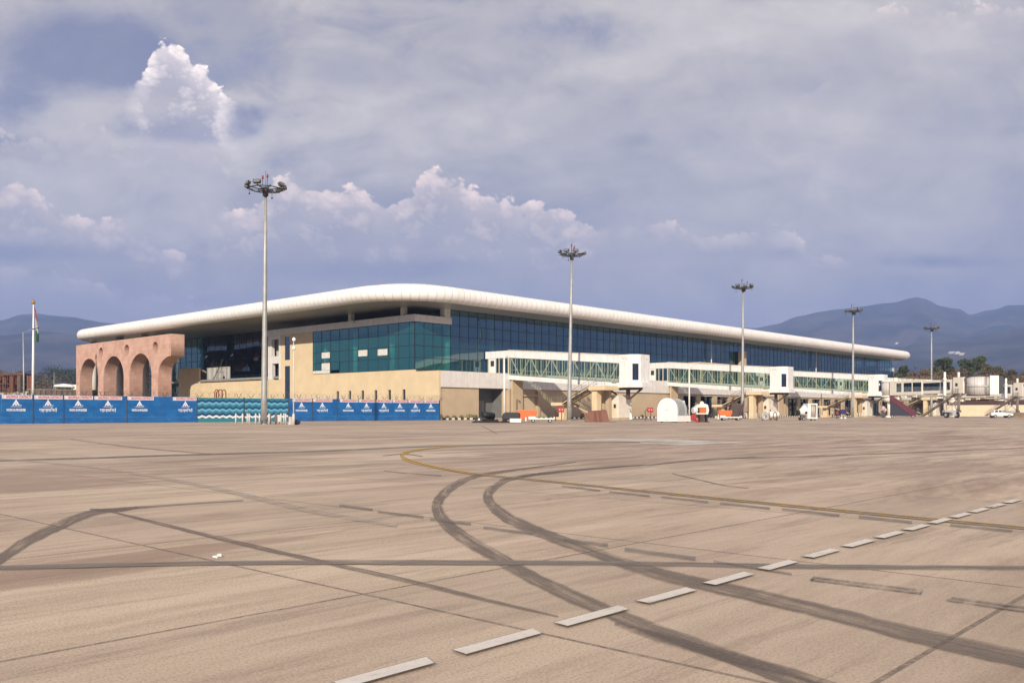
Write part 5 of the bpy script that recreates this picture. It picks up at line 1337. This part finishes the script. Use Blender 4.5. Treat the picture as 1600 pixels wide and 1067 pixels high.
# ------------------------------------------------------------------ people
SKIN = mat('brown skin', (.16, .085, .055), .6)
def person(px, D, label, facing, shirt, trou, pose='stand', hair=(.01, .01, .01)):
    l, _ = at(px, D); t = thing('person', label, 'person', l, facing)
    V = {'pel': (0, 0, .93), 'wst': (0, 0, 1.08), 'chs': (0, -.01, 1.34), 'nk': (0, -.01, 1.50), 'hd0': (0, -.02, 1.58), 'hd': (0, -.03, 1.70),
         'hL': (.10, 0, .90), 'kL': (.12, -.03, .50), 'aL': (.12, .02, .09), 'tL': (.13, -.14, .04), 'hR': (-.10, 0, .90), 'kR': (-.13, -.06, .50), 'aR': (-.14, .06, .09), 'tR': (-.15, -.10, .04),
         'sL': (.19, 0, 1.44), 'eL': (.25, .03, 1.16), 'wL': (.24, -.09, .92), 'sR': (-.19, 0, 1.44), 'eR': (-.26, .04, 1.17), 'wR': (-.22, -.12, .98)}
    rad = {'pel': .15, 'wst': .135, 'chs': .155, 'nk': .065, 'hd0': .075, 'hd': .105, 'hL': .095, 'kL': .065, 'aL': .045, 'tL': .04, 'hR': .095, 'kR': .065, 'aR': .045, 'tR': .04, 'sL': .075, 'eL': .05, 'wL': .035, 'sR': .075, 'eR': .05, 'wR': .035}
    E = [('pel', 'wst'), ('wst', 'chs'), ('chs', 'nk'), ('nk', 'hd0'), ('hd0', 'hd'), ('pel', 'hL'), ('hL', 'kL'), ('kL', 'aL'), ('aL', 'tL'), ('pel', 'hR'), ('hR', 'kR'), ('kR', 'aR'), ('aR', 'tR'), ('chs', 'sL'), ('sL', 'eL'), ('eL', 'wL'), ('chs', 'sR'), ('sR', 'eR'), ('eR', 'wR')]
    for s, w_ in (('L', 1), ('R', -1)):
        w0 = Vector(V['w' + s]); V['p' + s] = tuple(w0 + Vector((.0, -.02, -.08))); rad['p' + s] = .032; E.append(('w' + s, 'p' + s))
        for k, (dx, ln) in enumerate(((-.028, .07), (-.009, .085), (.010, .08), (.028, .065))):
            V[f'f{k}{s}'] = tuple(w0 + Vector((dx * .4, -.05 + dx, -.09 - ln))); rad[f'f{k}{s}'] = .009; E.append(('p' + s, f'f{k}{s}'))
        V['th' + s] = tuple(w0 + Vector((-.02 * w_, -.075, -.10))); rad['th' + s] = .011; E.append(('p' + s, 'th' + s))
    keys = list(V); me = bpy.data.meshes.new('body'); me.from_pydata([V[k] for k in keys], [(keys.index(a), keys.index(b)) for a, b in E], [])
    o = bpy.data.objects.new('body', me); COL.objects.link(o); o.parent = t
    sk = o.modifiers.new('skin', 'SKIN'); sk.use_smooth_shade = True
    for i, k in enumerate(keys): me.skin_vertices[0].data[i].radius = (rad[k], rad[k] * (.8 if k in ('chs', 'pel', 'wst') else 1))
    me.skin_vertices[0].data[0].use_root = True
    ss = o.modifiers.new('sub', 'SUBSURF'); ss.levels = ss.render_levels = 1
    m, nt, b = new_mat('clothed figure'); z = xyz(nt, coords(nt))[2]; x = xyz(nt, coords(nt))[0]
    c = mixc(nt, z.gt(.96), trou, shirt); c = mixc(nt, z.gt(1.51), c, (.16, .085, .055)); c = mixc(nt, z.lt(.10), c, (.02, .02, .02)); c = mixc(nt, x.abs().gt(.20) * z.lt(1.2), c, (.16, .085, .055))
    nt.links.new(c.k, b.inputs['Base Color']); b.inputs['Roughness'].default_value = .8
    me.materials.append(m)
    MB().ball((0, -.005, 1.735), .118, sz=.85, n=14, m=8).build('hair', mat('black hair', hair, .7), t)
    f = MB().ball((0, -.135, 1.68), .018, n=6, m=4)
    for s in (-1, 1): f.ball((s * .108, -.02, 1.69), .025, sx=.5, n=6, m=4)
    f.build('face', SKIN, t)
    e_ = MB()
    for s in (-1, 1): e_.ball((s * .04, -.122, 1.71), .012, n=6, m=4)
    e_.cbox((0, -.128, 1.645), (.05, .01, .012)); e_.build('eyes_mouth', mat('dark eye', (.02, .012, .01), .4), t)
    return t
person(1308, 172, 'person in red shirt and dark trousers standing on the apron', YAW, (.42, .02, .035), (.02, .02, .025))
person(1203.5, 151.5, 'person in orange top standing behind the white start unit', YAW + 2.6, (.80, .13, .02), (.03, .03, .04))
person(1300.5, 230, 'person in pale shirt by the pillars of the ground storey', YAW + .5, (.55, .52, .48), (.06, .05, .05))
# dark blue trolley beside the person in red
l, _ = at(1317, 190); t = thing('blue_trolley', 'dark blue box on a stand right of the person in red', 'trolley', l, YAW)
MB().box(-.62, .62, -.35, .35, .95, 1.95).build('box', mat('dark blue paint', (.02, .012, .10), .5), t, bevel=.04); MB().box(-.45, -.3, -.2, .2, .3, .95).box(.3, .45, -.2, .2, .3, .95).build('stand', GREYP, t); MB().box(-.6, -.2, -.35, .35, 0, .3).box(.2, .6, -.35, .35, 0, .3).build('foot', WHP, t, bevel=.05)
# red tyre-like bundle under the drum (pale pink wrapped load)
l, _ = at(1380, 222); t = thing('wrapped_load', 'pale pink wrapped load hanging beside the white rotunda column', 'load', l, YAW)
o = MB().ball((0, 0, 2.2), .62, sx=.9, sz=1.1, n=12, m=8).ball((.45, 0, 1.9), .45, n=10, m=6).ball((-.4, 0, 1.75), .4, n=10, m=6).build('wrap', mat('pink wrap', (.58, .42, .38), .7, var=.2, bmp=.5), t); MB().box(-.4, .4, -.3, .3, 0, 1.6).build('stand', GREYP, t)
# luggage trolleys nested by the glazed bays
lt = thing('luggage_trolley', 'x', 'luggage trolley', (0, 0, 0), group='luggage trolleys before the glazed ground storey')
MB().bar((-.3, 0, .2), (-.3, 0, 1.05), .05).bar((.3, 0, .2), (.3, 0, 1.05), .05).bar((-.3, 0, 1.05), (.3, 0, 1.05), .06).bar((-.3, 0, .65), (.3, 0, .65), .04).build('frame', GREYP, lt)
MB().box(-.3, .3, -.9, .0, .22, .27).bar((-.3, -.9, .25), (-.3, -.9, .5), .04).bar((.3, -.9, .25), (.3, -.9, .5), .04).bar((-.3, -.9, .5), (.3, -.9, .5), .04).build('basket', DSTEEL, lt)
for x in (-.25, .25): MB().tube([(x - .03, -.1, .11), (x + .03, -.1, .11)], .11, 10).build('wheel', RUBB, lt)
MB().tube([(-.03, -.8, .1), (.03, -.8, .1)], .1, 10).build('wheel', RUBB, lt)
k = 0
for px in (1102, 1105, 1108, 1111, 1114, 1118, 1096, 1099):
    o = lt if k == 0 else copy_tree(lt); o.location = (atY(px, -7.6 - (k % 2) * .9), -7.6 - (k % 2) * .9, 0); o.rotation_euler = (0, 0, random.uniform(-.8, .8)); o['label'] = 'grey luggage trolley among those nested before the dark glazed ground storey'; k += 1
# ------------------------------------------------------------------ planting strip and striped kerb along the front
def kerb_mat():
    m, nt, b = new_mat('striped kerb'); c = coords(nt); x, y, z = xyz(nt, c)
    t = (x / 1.5).fract().gt(.5); n = noise(nt, c, 3, 5, .6)
    o = mixc(nt, t, (.03, .03, .03), (.72, .69, .62)); o = mixc(nt, n.step(.5, .75) * .5, o, (.28, .23, .18)); nt.links.new(o.k, b.inputs['Base Color']); b.inputs['Roughness'].default_value = .8; return m
KM = kerb_mat()
tag(MB().box(-3.8, 8.6, -9.1, -8.85, -.02, .34).box(18.5, 78, -9.1, -8.85, -.02, .34).box(84, 262, -9.1, -8.85, -.02, .30).build('kerb', KM), 'black and white painted kerb along the terminal front', kind='structure')
tag(MB().box(-3.8, 8.6, -8.85, -6.32, -.02, .16).box(18.5, 78, -8.85, -6.32, -.02, .16).build('planting_bed', mat('bed soil', (.13, .10, .065), .95, var=.3, scale=2)), 'dry planting bed', kind='structure')
def leaf_mat(name, a, b_, c_):
    m, nt, b = new_mat(name); c = coords(nt); n = noise(nt, c, .35, 4, .6); n2 = noise(nt, c, 3.0, 2, .5)
    o = mixc(nt, n.step(.35, .65), a, b_); o = mixc(nt, n2.step(.45, .7) * .6, o, c_)
    nt.links.new(o.k, b.inputs['Base Color']); b.inputs['Roughness'].default_value = .75; b.inputs['Specular IOR Level'].default_value = .2
    return m
def leaves(mb, c, r, n, size, rnd, squash=.7, shell=.55):
    for _ in range(n):
        while True:
            p = Vector((rnd.uniform(-1, 1), rnd.uniform(-1, 1), rnd.uniform(-1, 1)))
            if shell < p.length < 1 or p.length < 1 and rnd.random() < .25: break
        q = Vector((c[0] + p.x * r[0], c[1] + p.y * r[1], c[2] + p.z * r[2]))
        a = Vector((rnd.gauss(0, 1), rnd.gauss(0, 1), rnd.gauss(0, .8))).normalized(); b = a.orthogonal().normalized()
        b = (Matrix.Rotation(rnd.uniform(0, 6.28), 3, a) @ b); d = a.cross(b); s = size * rnd.uniform(.6, 1.3)
        mb.quad(q - b * s, q - d * s * .45, q + b * s, q + d * s * .45)
GR = mat('dry grass blade', (.17, .15, .05), .9, var=.4, scale=.8)
rnd = random.Random(4); g = MB()
for (xa, xb) in ((-3.7, 8.4), (18.7, 77.5)):
    for _ in range(int((xb - xa) * 26)):
        x, y = rnd.uniform(xa, xb), rnd.uniform(-8.8, -6.6); h = rnd.uniform(.15, .42) * (1.8 if rnd.random() < .12 else 1); w = .05
        a = rnd.uniform(0, 6.28); g.add([(x - w * math.cos(a), y - w * math.sin(a), .14), (x + w * math.cos(a), y + w * math.sin(a), .14), (x + rnd.uniform(-.12, .12), y + rnd.uniform(-.12, .12), .14 + h)], [(0, 1, 2)])
tag(g.build('grass', GR, fix=False), 'dry yellow-green grass in the planting bed', 'grass', kind='stuff')
SHR = leaf_mat('shrub leaf', (.06, .075, .025), (.15, .14, .05), (.22, .16, .06))
sh = []
for i, x in enumerate([-2.6, -.8, .9, 2.6, 4.4, 6.4, 7.9, 11, 24, 29, 34, 40, 46, 52, 57, 62]):
    if 8.6 < x < 18: continue
    m_ = MB(); q = rnd.uniform(.4, .75)
    m_.tube([(x, -7.8, .1), (x + .05, -7.8, .4 + q * .3)], .03, 5); leaves(m_, (x, -7.8, .16 + q * .75), (q * 1.1, q * .8, q * .75), 150, .10, rnd)
    o = m_.build('shrub', SHR, fix=False); tag(o, 'low dry shrub in the planting bed along the tan wall', 'shrub', group='low shrubs along the tan wall')

# ------------------------------------------------------------------ trees
BARK = mat('tree bark', (.10, .075, .055), .9, var=.3, scale=3)
L_GREEN = leaf_mat('green leaf', (.030, .048, .014), (.075, .095, .028), (.11, .105, .04))
L_OLIVE = leaf_mat('olive leaf', (.060, .060, .022), (.125, .105, .042), (.17, .115, .05))
L_BROWN = leaf_mat('brown leaf', (.10, .065, .035), (.185, .115, .06), (.13, .10, .045))
L_DARK = leaf_mat('dark pine leaf', (.016, .030, .016), (.040, .056, .026), (.06, .065, .03))
def tree(px, D, top_y, wpx, kind, label, seed, crown_lo=.35, group=None, shape='round', n=5200):
    rnd = random.Random(seed); (x, y, _), _r = at(px, D); H = zat(top_y, D); W = wpx * D / F / 2
    t = thing('tree', label, 'tree', (x, y, 0), rnd.uniform(0, 6), group=group or 'trees beyond the apron')
    tr = MB(); k = max(.14, H * .018)
    tr.tube([(0, 0, 0), (.1, .05, H * .3), (.0, .2, H * .6), (.1, .1, H * .85)], [k * 1.5, k, k * .6, k * .2], 8)
    cr = MB(); cl = []
    nb = 22
    for i in range(nb):
        a = i * 2.399 + rnd.uniform(-.3, .3); f = rnd.random()
        zc = H * (crown_lo + (1 - crown_lo) * (.12 + .80 * f))
        if shape == 'umbrella': prof = .35 + .65 * min(1, max(0, (f - .05)) * 1.8) * (1 if f < .75 else (1 - (f - .75) * 2.2))
        elif shape == 'cone': prof = 1.0 - .8 * f
        else: prof = math.sqrt(max(.08, 1 - (f * 1.5 - .62) ** 2))
        rr = W * prof * rnd.uniform(.35, .82); c = (rr * math.cos(a), rr * math.sin(a), zc)
        q = rnd.uniform(.26, .42) * W * (.8 if shape == 'cone' else 1)
        cl.append((c, q)); z0 = zc - rr * .55 - .2; z0 = max(z0, H * .15)
        tr.tube([(0, .1, min(z0, H * .8)), (c[0] * .5, c[1] * .5, (z0 + zc) / 2 + .1 * rr), c], [k * .5, k * .3, k * .1], 5)
    for (c, q) in cl: leaves(cr, c, (q * 1.12, q * 1.12, q * .72), n // nb, .46, rnd)
    tr.build('trunk', BARK, t); cr.build('crown', {'g': L_GREEN, 'o': L_OLIVE, 'b': L_BROWN, 'd': L_DARK}[kind], t, fix=False)
    return t
TD = 395
tree(1473, TD, 559, 40, 'g', 'spreading green tree just right of the far mast', 31, .45, shape='umbrella')
tree(1519, TD + 10, 554.5, 52, 'g', 'tallest broad green tree behind the white cabin drum', 32, .35, n=7000)
tree(1410, TD - 20, 570, 22, 'g', 'thin flat-topped tree at the end of the terminal', 33, .6, shape='umbrella', n=2000)
tree(1428, TD + 5, 580, 28, 'b', 'reddish brown leafless-looking tree beside the terminal end', 34, .2)
tree(1448, TD - 5, 572, 34, 'b', 'brown tree behind the far mast pole', 35, .2)
tree(1492, TD - 25, 580, 34, 'b', 'low rusty brown tree between the two green ones', 36, .15)
tree(1544, TD + 20, 571, 36, 'b', 'brown tree right of the tallest green tree', 37, .2)
tree(1565, TD, 569, 30, 'o', 'olive tree with a ragged top toward the right edge', 38, .3)
tree(1586, TD + 8, 574, 34, 'o', 'rounded olive tree second from the right edge', 39, .15)
tree(1612, TD, 568, 44, 'o', 'dark olive tree cut by the right edge', 40, .15)
tree(1530, TD - 40, 588, 44, 'o', 'low olive tree in front of the tallest green tree', 41, .1)
tree(1462, TD - 40, 588, 36, 'b', 'low brown tree below the spreading green tree', 42, .1)
tree(1640, TD + 20, 566, 50, 'g', 'green tree just outside the right edge', 43, .2)
rnd = random.Random(9); ug = MB()
for i in range(110):
    px = 1392 + i * 2.7; (x, y, _), _r = at(px, TD + rnd.uniform(-30, 45)); h = rnd.uniform(15, 21) + 2 * math.sin(i * .5); leaves(ug, (x, y, h * .5), (rnd.uniform(4, 7), 4, h * .52), 330, .55, rnd, shell=.2)
tag(ug.build('undergrowth', L_BROWN, fix=False), 'mass of brown scrub beneath the trees on the right', 'scrub', kind='stuff')
# left: wooded rise behind the construction ground
rnd = random.Random(11); ug = MB(); ub = MB()
for i in range(150):
    px = -130 + i * 3.0 + rnd.uniform(-2, 2); D = rnd.uniform(620, 720); (x, y, _), _r = at(px, D)
    top = 578 + 5 * math.sin(px * .045) + 4 * math.sin(px * .13) + rnd.uniform(-3, 5); h = zat(top, D); q = rnd.uniform(5.5, 10)
    leaves(ug, (x, y, h - q * .7), (q, q, q * .75), 90, .8, rnd, shell=.3); leaves(ug, (x + 3, y, h * .52), (q * 1.3, q, h * .36), 110, .9, rnd, shell=.3)
    if -20 < px < 130 or rnd.random() < .3: leaves(ub, (x - 20, y - 22, zat(590 + rnd.uniform(-6, 6), D) * .6), (q * 1.2, q, h * .38), 80, .8, rnd, shell=.2)
tag(ug.build('woods', L_DARK, fix=False), 'far dark green wood behind the arcade', 'wood', kind='stuff'); tag(ub.build('scrub', L_BROWN, fix=False), 'grey-brown leafless scrub in front of the far wood', 'scrub', kind='stuff')

# ------------------------------------------------------------------ construction ground on the left
BRN = mat('rusty formwork', (.20, .085, .05), .8, var=.35, scale=.6); BRD = mat('dark formwork', (.06, .035, .028), .85, var=.3, scale=.5)
l, _ = at(8, 300); t = thing('construction_frame', 'brown half-built frame wrapped in scaffolding at the left edge', 'building site', l, YAW)
W2, D2 = 6.4, 8.0
o = MB()
for z in (7.2, 10.6, 14.0): o.box(-W2 * 1.6, W2 * .92, 0, D2, z, z + .4)
o.build('slab', BRN, t)
o = MB()
for x in (-9.5, -6.6, -3.7, -.8, 2.1, 5.2):
    for y in (.6, D2 - .6): o.box(x - .3, x + .3, y - .3, y + .3, 0, 14)
o.build('column', BRD, t)
o = MB(); rnd = random.Random(5)
for i in range(26):
    x = -10 + i * .62; o.bar((x, -.5, 0), (x, -.5, 14.6 + rnd.uniform(-.4, 1.6)), .10)
for z in (4.5, 6, 7.6, 9.2, 10.9, 12.4, 13.8): o.bar((-10.3, -.5, z), (5.9, -.5, z), .10)
for i in range(7): o.bar((-10 + i * 2.3, -.5, 5), (-8 + i * 2.3, -.5, 13.5), .08)
o.build('scaffold', BRN, t); MB().box(-10, 5.8, D2 - .2, D2, 0, 13.8).box(-2.3, 1.0, 3, 3.2, 7.6, 10.5).build('netting', BRD, t)
for i in range(9):
    x = -9 + i * 1.75; MB().box(x - .6, x + .6, -.25, -.1, 7.7 + 3.4 * (i % 2), 9.6 + 3.4 * (i % 2)).build('formwork_panel', BRN, t)
for i, (px, w_, top, lab) in enumerate(((19.5, 6.0, 588, 'rust brown formwork tower below the half-built frame'), (31, 5.2, 587, 'paler brown formwork tower left of the street lamp pole'), (47, 7, 587.5, 'rust brown formwork tower at the foot of the flagpole'))):
    l, _ = at(px, 285); h = zat(top, 285); w = w_ * 285 / F / 2; t = thing('formwork_tower', lab, 'formwork', l, YAW, group='formwork towers on the building site')
    MB().box(-w, w, -.6, .6, 0, h).build('shutter', mat('rust shutter', (.27, .095, .045), .8, var=.3) if i != 1 else mat('tan shutter board', (.30, .20, .12), .8, var=.3), t)
    o = MB()
    for x in (-w, -w * .3, w * .35, w): o.box(x - .07, x + .07, -.72, -.6, 0, h + .1)
    o.build('brace', BRD, t)
def rubble():
    m, nt, b = new_mat('pale stone bank'); c = coords(nt); n = noise(nt, c, .5, 5, .7); n2 = noise(nt, c, 1.4, 3, .6)
    o = mixc(nt, n.step(.4, .62), (.14, .11, .08), (.60, .54, .42)); o = mixc(nt, n2.step(.55, .7) * .7, o, (.05, .05, .04)); nt.links.new(o.k, b.inputs['Base Color']); b.inputs['Roughness'].default_value = .95; nt.links.new(bump(nt, n, .8, .3), b.inputs['Normal']); return m
(x0, y0, _), _r = at(-120, 262); (x1, y1, _), _r = at(46, 240); d_ = Vector((x1 - x0, y1 - y0, 0)); n_ = d_.cross(Vector((0, 0, 1))).normalized()
vs = []; fs = []; rnd = random.Random(2); K = 46
for i in range(K + 1):
    p = Vector((x0, y0, 0)) + d_ * i / K
    for j, (o_, z) in enumerate(((-4, 0), (-2, 3.2), (-.4, 6.4), (1.5, 6.8), (5, 5.5))):
        q = p - n_ * o_ * 1.0; vs.append((q.x + rnd.uniform(-.5, .5), q.y + rnd.uniform(-.5, .5), max(-.05, z + rnd.uniform(-.5, .5) * (z > 0))))
for i in range(K):
    for j in range(4): a = i * 5 + j; fs.append((a, a + 5, a + 6, a + 1))
tag(MB().add(vs, fs).build('rubble_bank', rubble()), 'bank of pale broken stone on the building site', kind='structure')
(x0, y0, _), _r = at(44, 236); (x1, y1, _), _r = at(150, 250); t = thing('boundary_wall', 'grey-brown boundary wall behind the blue hoarding on the left', 'wall', (x0, y0, 0), math.atan2(y1 - y0, x1 - x0)); L = math.hypot(x1 - x0, y1 - y0)
MB().box(0, L, -.15, .15, 0, 7.3).build('wall', mat('weathered wall', (.22, .175, .14), .9, var=.3, scale=.3, streak=.4), t); MB().box(0, L, -.22, .22, 7.3, 7.55).build('coping', mat('wall coping', (.33, .28, .22), .9), t)
o = MB()
for i in range(14): o.box(i * L / 13 - .12, i * L / 13 + .12, -.3, -.15, 0, 7.3)
o.build('pier', mat('weathered wall', (.22, .175, .14)), t)
# street lamp and flagpole
def gp_(px, D): return at(px, D)[0]
t = thing('street_lamp', 'tall grey street lamp with one long arm left of the flagpole', 'street lamp', gp_(37.2, 128), YAW - .0)
Hh = zat(519, 128); MB().tube([(0, 0, 0), (0, 0, Hh * .5), (-.1, 0, Hh)], [.14, .11, .07], 10).build('pole', POLE, t); MB().tube([(-.1, 0, Hh - .05), (1.0, 0, Hh + .35), (2.05, 0, Hh + .62)], .045, 8).build('arm', POLE, t)
MB().prism([(1.2, Hh + .36), (2.15, Hh + .58), (2.15, Hh + .66), (1.3, Hh + .50)], 'y', -.14, .14).build('lamp_head', HEADM, t)
D = 210; t = thing('flagpole', 'tall white flagpole with a gilded finial left of the arcade', 'flagpole', gp_(51.2, D), YAW)
Hf = zat(474, D); MB().tube([(0, 0, 0), (.1, 0, Hf * .5), (.16, 0, Hf)], [.33, .27, .13], 12).build('pole', mat('white flagpole paint', (.78, .76, .74), .4, var=.04), t)
MB().ball((.16, 0, Hf + .35), .38, n=10, m=6).cyl((.16, 0), .2, Hf + .6, Hf + 1.2, 8, r2=.03).cyl((.16, 0), .5, Hf - .1, Hf + .05, 10).build('finial', mat('gilt finial', (.45, .26, .08), .4, .6), t)
fl = thing('flag', 'limp orange, white and green flag hanging on the white flagpole', 'flag', gp_(51.2, D), YAW)
fm, nt, b = new_mat('tricolour cloth'); z = xyz(nt, coords(nt))[2]; x = xyz(nt, coords(nt))[0]; zz = z + x * 1.6
Zt, Zb = zat(478, D), zat(534, D)
c = mixc(nt, zz.gt(Zb + (Zt - Zb) * .36 + 1), (.02, .13, .045), (.52, .49, .46)); c = mixc(nt, zz.gt(Zb + (Zt - Zb) * .66 + 1), c, (.38, .17, .09)); nt.links.new(c.k, b.inputs['Base Color']); b.inputs['Roughness'].default_value = .8
vs = []; fs = []; K = 24
for i in range(K + 1):
    s = i / K; z = Zt + (Zb - Zt) * s
    wd = .18 + .62 * math.sin(math.pi * min(1, s * .95)) ** .8 * (.55 + .45 * s)
    for j in range(9):
        q = j / 8; vs.append((.30 + s * .55 + q * wd, .30 * math.sin(q * 9 + s * 5) * (.4 + q), z - q * .9 * (1 - s)))
for i in range(K):
    for j in range(8): a = i * 9 + j; fs.append((a, a + 9, a + 10, a + 1))
o = MB().add(vs, fs, True).build('cloth', fm, fl); sd = o.modifiers.new('thick', 'SOLIDIFY'); sd.thickness = .03
# white canopy beyond the wall, small far lamp, white flags
t = thing('canopy_tent', 'low white canopy roof beyond the boundary wall left of the arcade', 'canopy', gp_(104, 300), YAW)
z = zat(602.5, 300); MB().prism([(-3.4, z - .35), (3.2, z - .5), (2.8, z + .1), (0, z + .6), (-2.9, z + .25)], 'y', -2, 2).build('roof', WHP, t); o = MB()
for x in (-2.8, 2.6):
    for y in (-1.6, 1.6): o.bar((x, y, 0), (x, y, z - .4), .14)
o.build('leg', GREYP, t); MB().box(2.6, 5.2, -1, 1, z - 1.4, z + .3).bar((3.8, 0, 0), (3.8, 0, z - 1.4), .3).build('side_awning', WHP, t)
t = thing('far_lamp', 'thin far lamp post between the flagpole and the arcade', 'street lamp', gp_(84.5, 330), YAW); Hh = zat(582, 330); MB().tube([(0, 0, 0), (0, 0, Hh)], [.16, .09], 8).build('pole', POLE, t); MB().cbox((-.3, 0, Hh), (1.0, .3, .14)).build('lamp_head', HEADM, t)
# far wall on the right behind the wheels
(x0, y0, _), _r = at(1500, 300); (x1, y1, _), _r = at(1690, 285); t = thing('far_wall', 'beige boundary wall with a dark top strip at the right edge', 'wall', (x0, y0, 0), math.atan2(y1 - y0, x1 - x0)); L = math.hypot(x1 - x0, y1 - y0)
MB().box(-4, L, -.2, .2, 0, zat(633.5, 296)).build('wall', CREAM, t); MB().box(-4, L, .3, .5, 0, zat(626, 296)).build('dark_strip', mat('dark red strip', (.06, .025, .022), .8), t); MB().box(-4, L, -.26, .26, zat(633.5, 296), zat(632.8, 296)).build('coping', CLAD, t)
t = thing('earth_heap', 'low heap of brown earth right of the white pickup', 'heap', gp_(1592, 240), YAW)
MB().ball((0, 0, 0), 3.2, sz=.42, n=14, m=8).ball((2.5, .5, 0), 2.2, sz=.35, n=12, m=6).build('earth', mat('heap earth', (.20, .14, .09), .95, var=.3, bmp=.6), t)
# loose village houses on the mountain slope
hv = mat('far house wash', (.62, .58, .52), .8)
bpy.context.view_layer.update()
slopes = [o for o in SC.objects if o.name.startswith('hills')]
for i, (px, py, w) in enumerate(((1401, 537, 9), (1495, 552.5, 10), (1487, 552, 9), (1503, 554, 8))):
    (x, y, _), _r = at(px, 1000); dr = (Vector((x, y, zat(py, 1000))) - cam.location).normalized(); hit = None
    for s in slopes:
        ok, loc, nor, idx = s.ray_cast(cam.location, dr)
        if ok and (hit is None or (loc - cam.location).length < (hit - cam.location).length): hit = loc
    if hit is None: continue
    x, y, z = hit; h = w * .8
    o = MB(); M = Matrix.Rotation(.4 * i, 3, 'Z')
    o.box(-w, w, -7, 7, -14, h * .5).prism([(-w - 1, h * .5), (w + 1, h * .5), (0, h)], 'y', -8, 8)
    for q in (-w * .5, 0, w * .5): o.box(q - 1.2, q + 1.2, -7.3, -7, 0, 3)
    ob = o.build('hill_house', hv); ob.location = hit; ob.rotation_euler = (0, 0, YAW + .25 * i)
    tag(ob, ['lone pale house high on the mountain slope at the terminal end', 'largest pale house in the cluster on the mountain slope', 'pale house at the near end of the slope cluster', 'smallest pale house in the cluster on the mountain slope'][i], 'house', group='pale houses on the mountain slope')
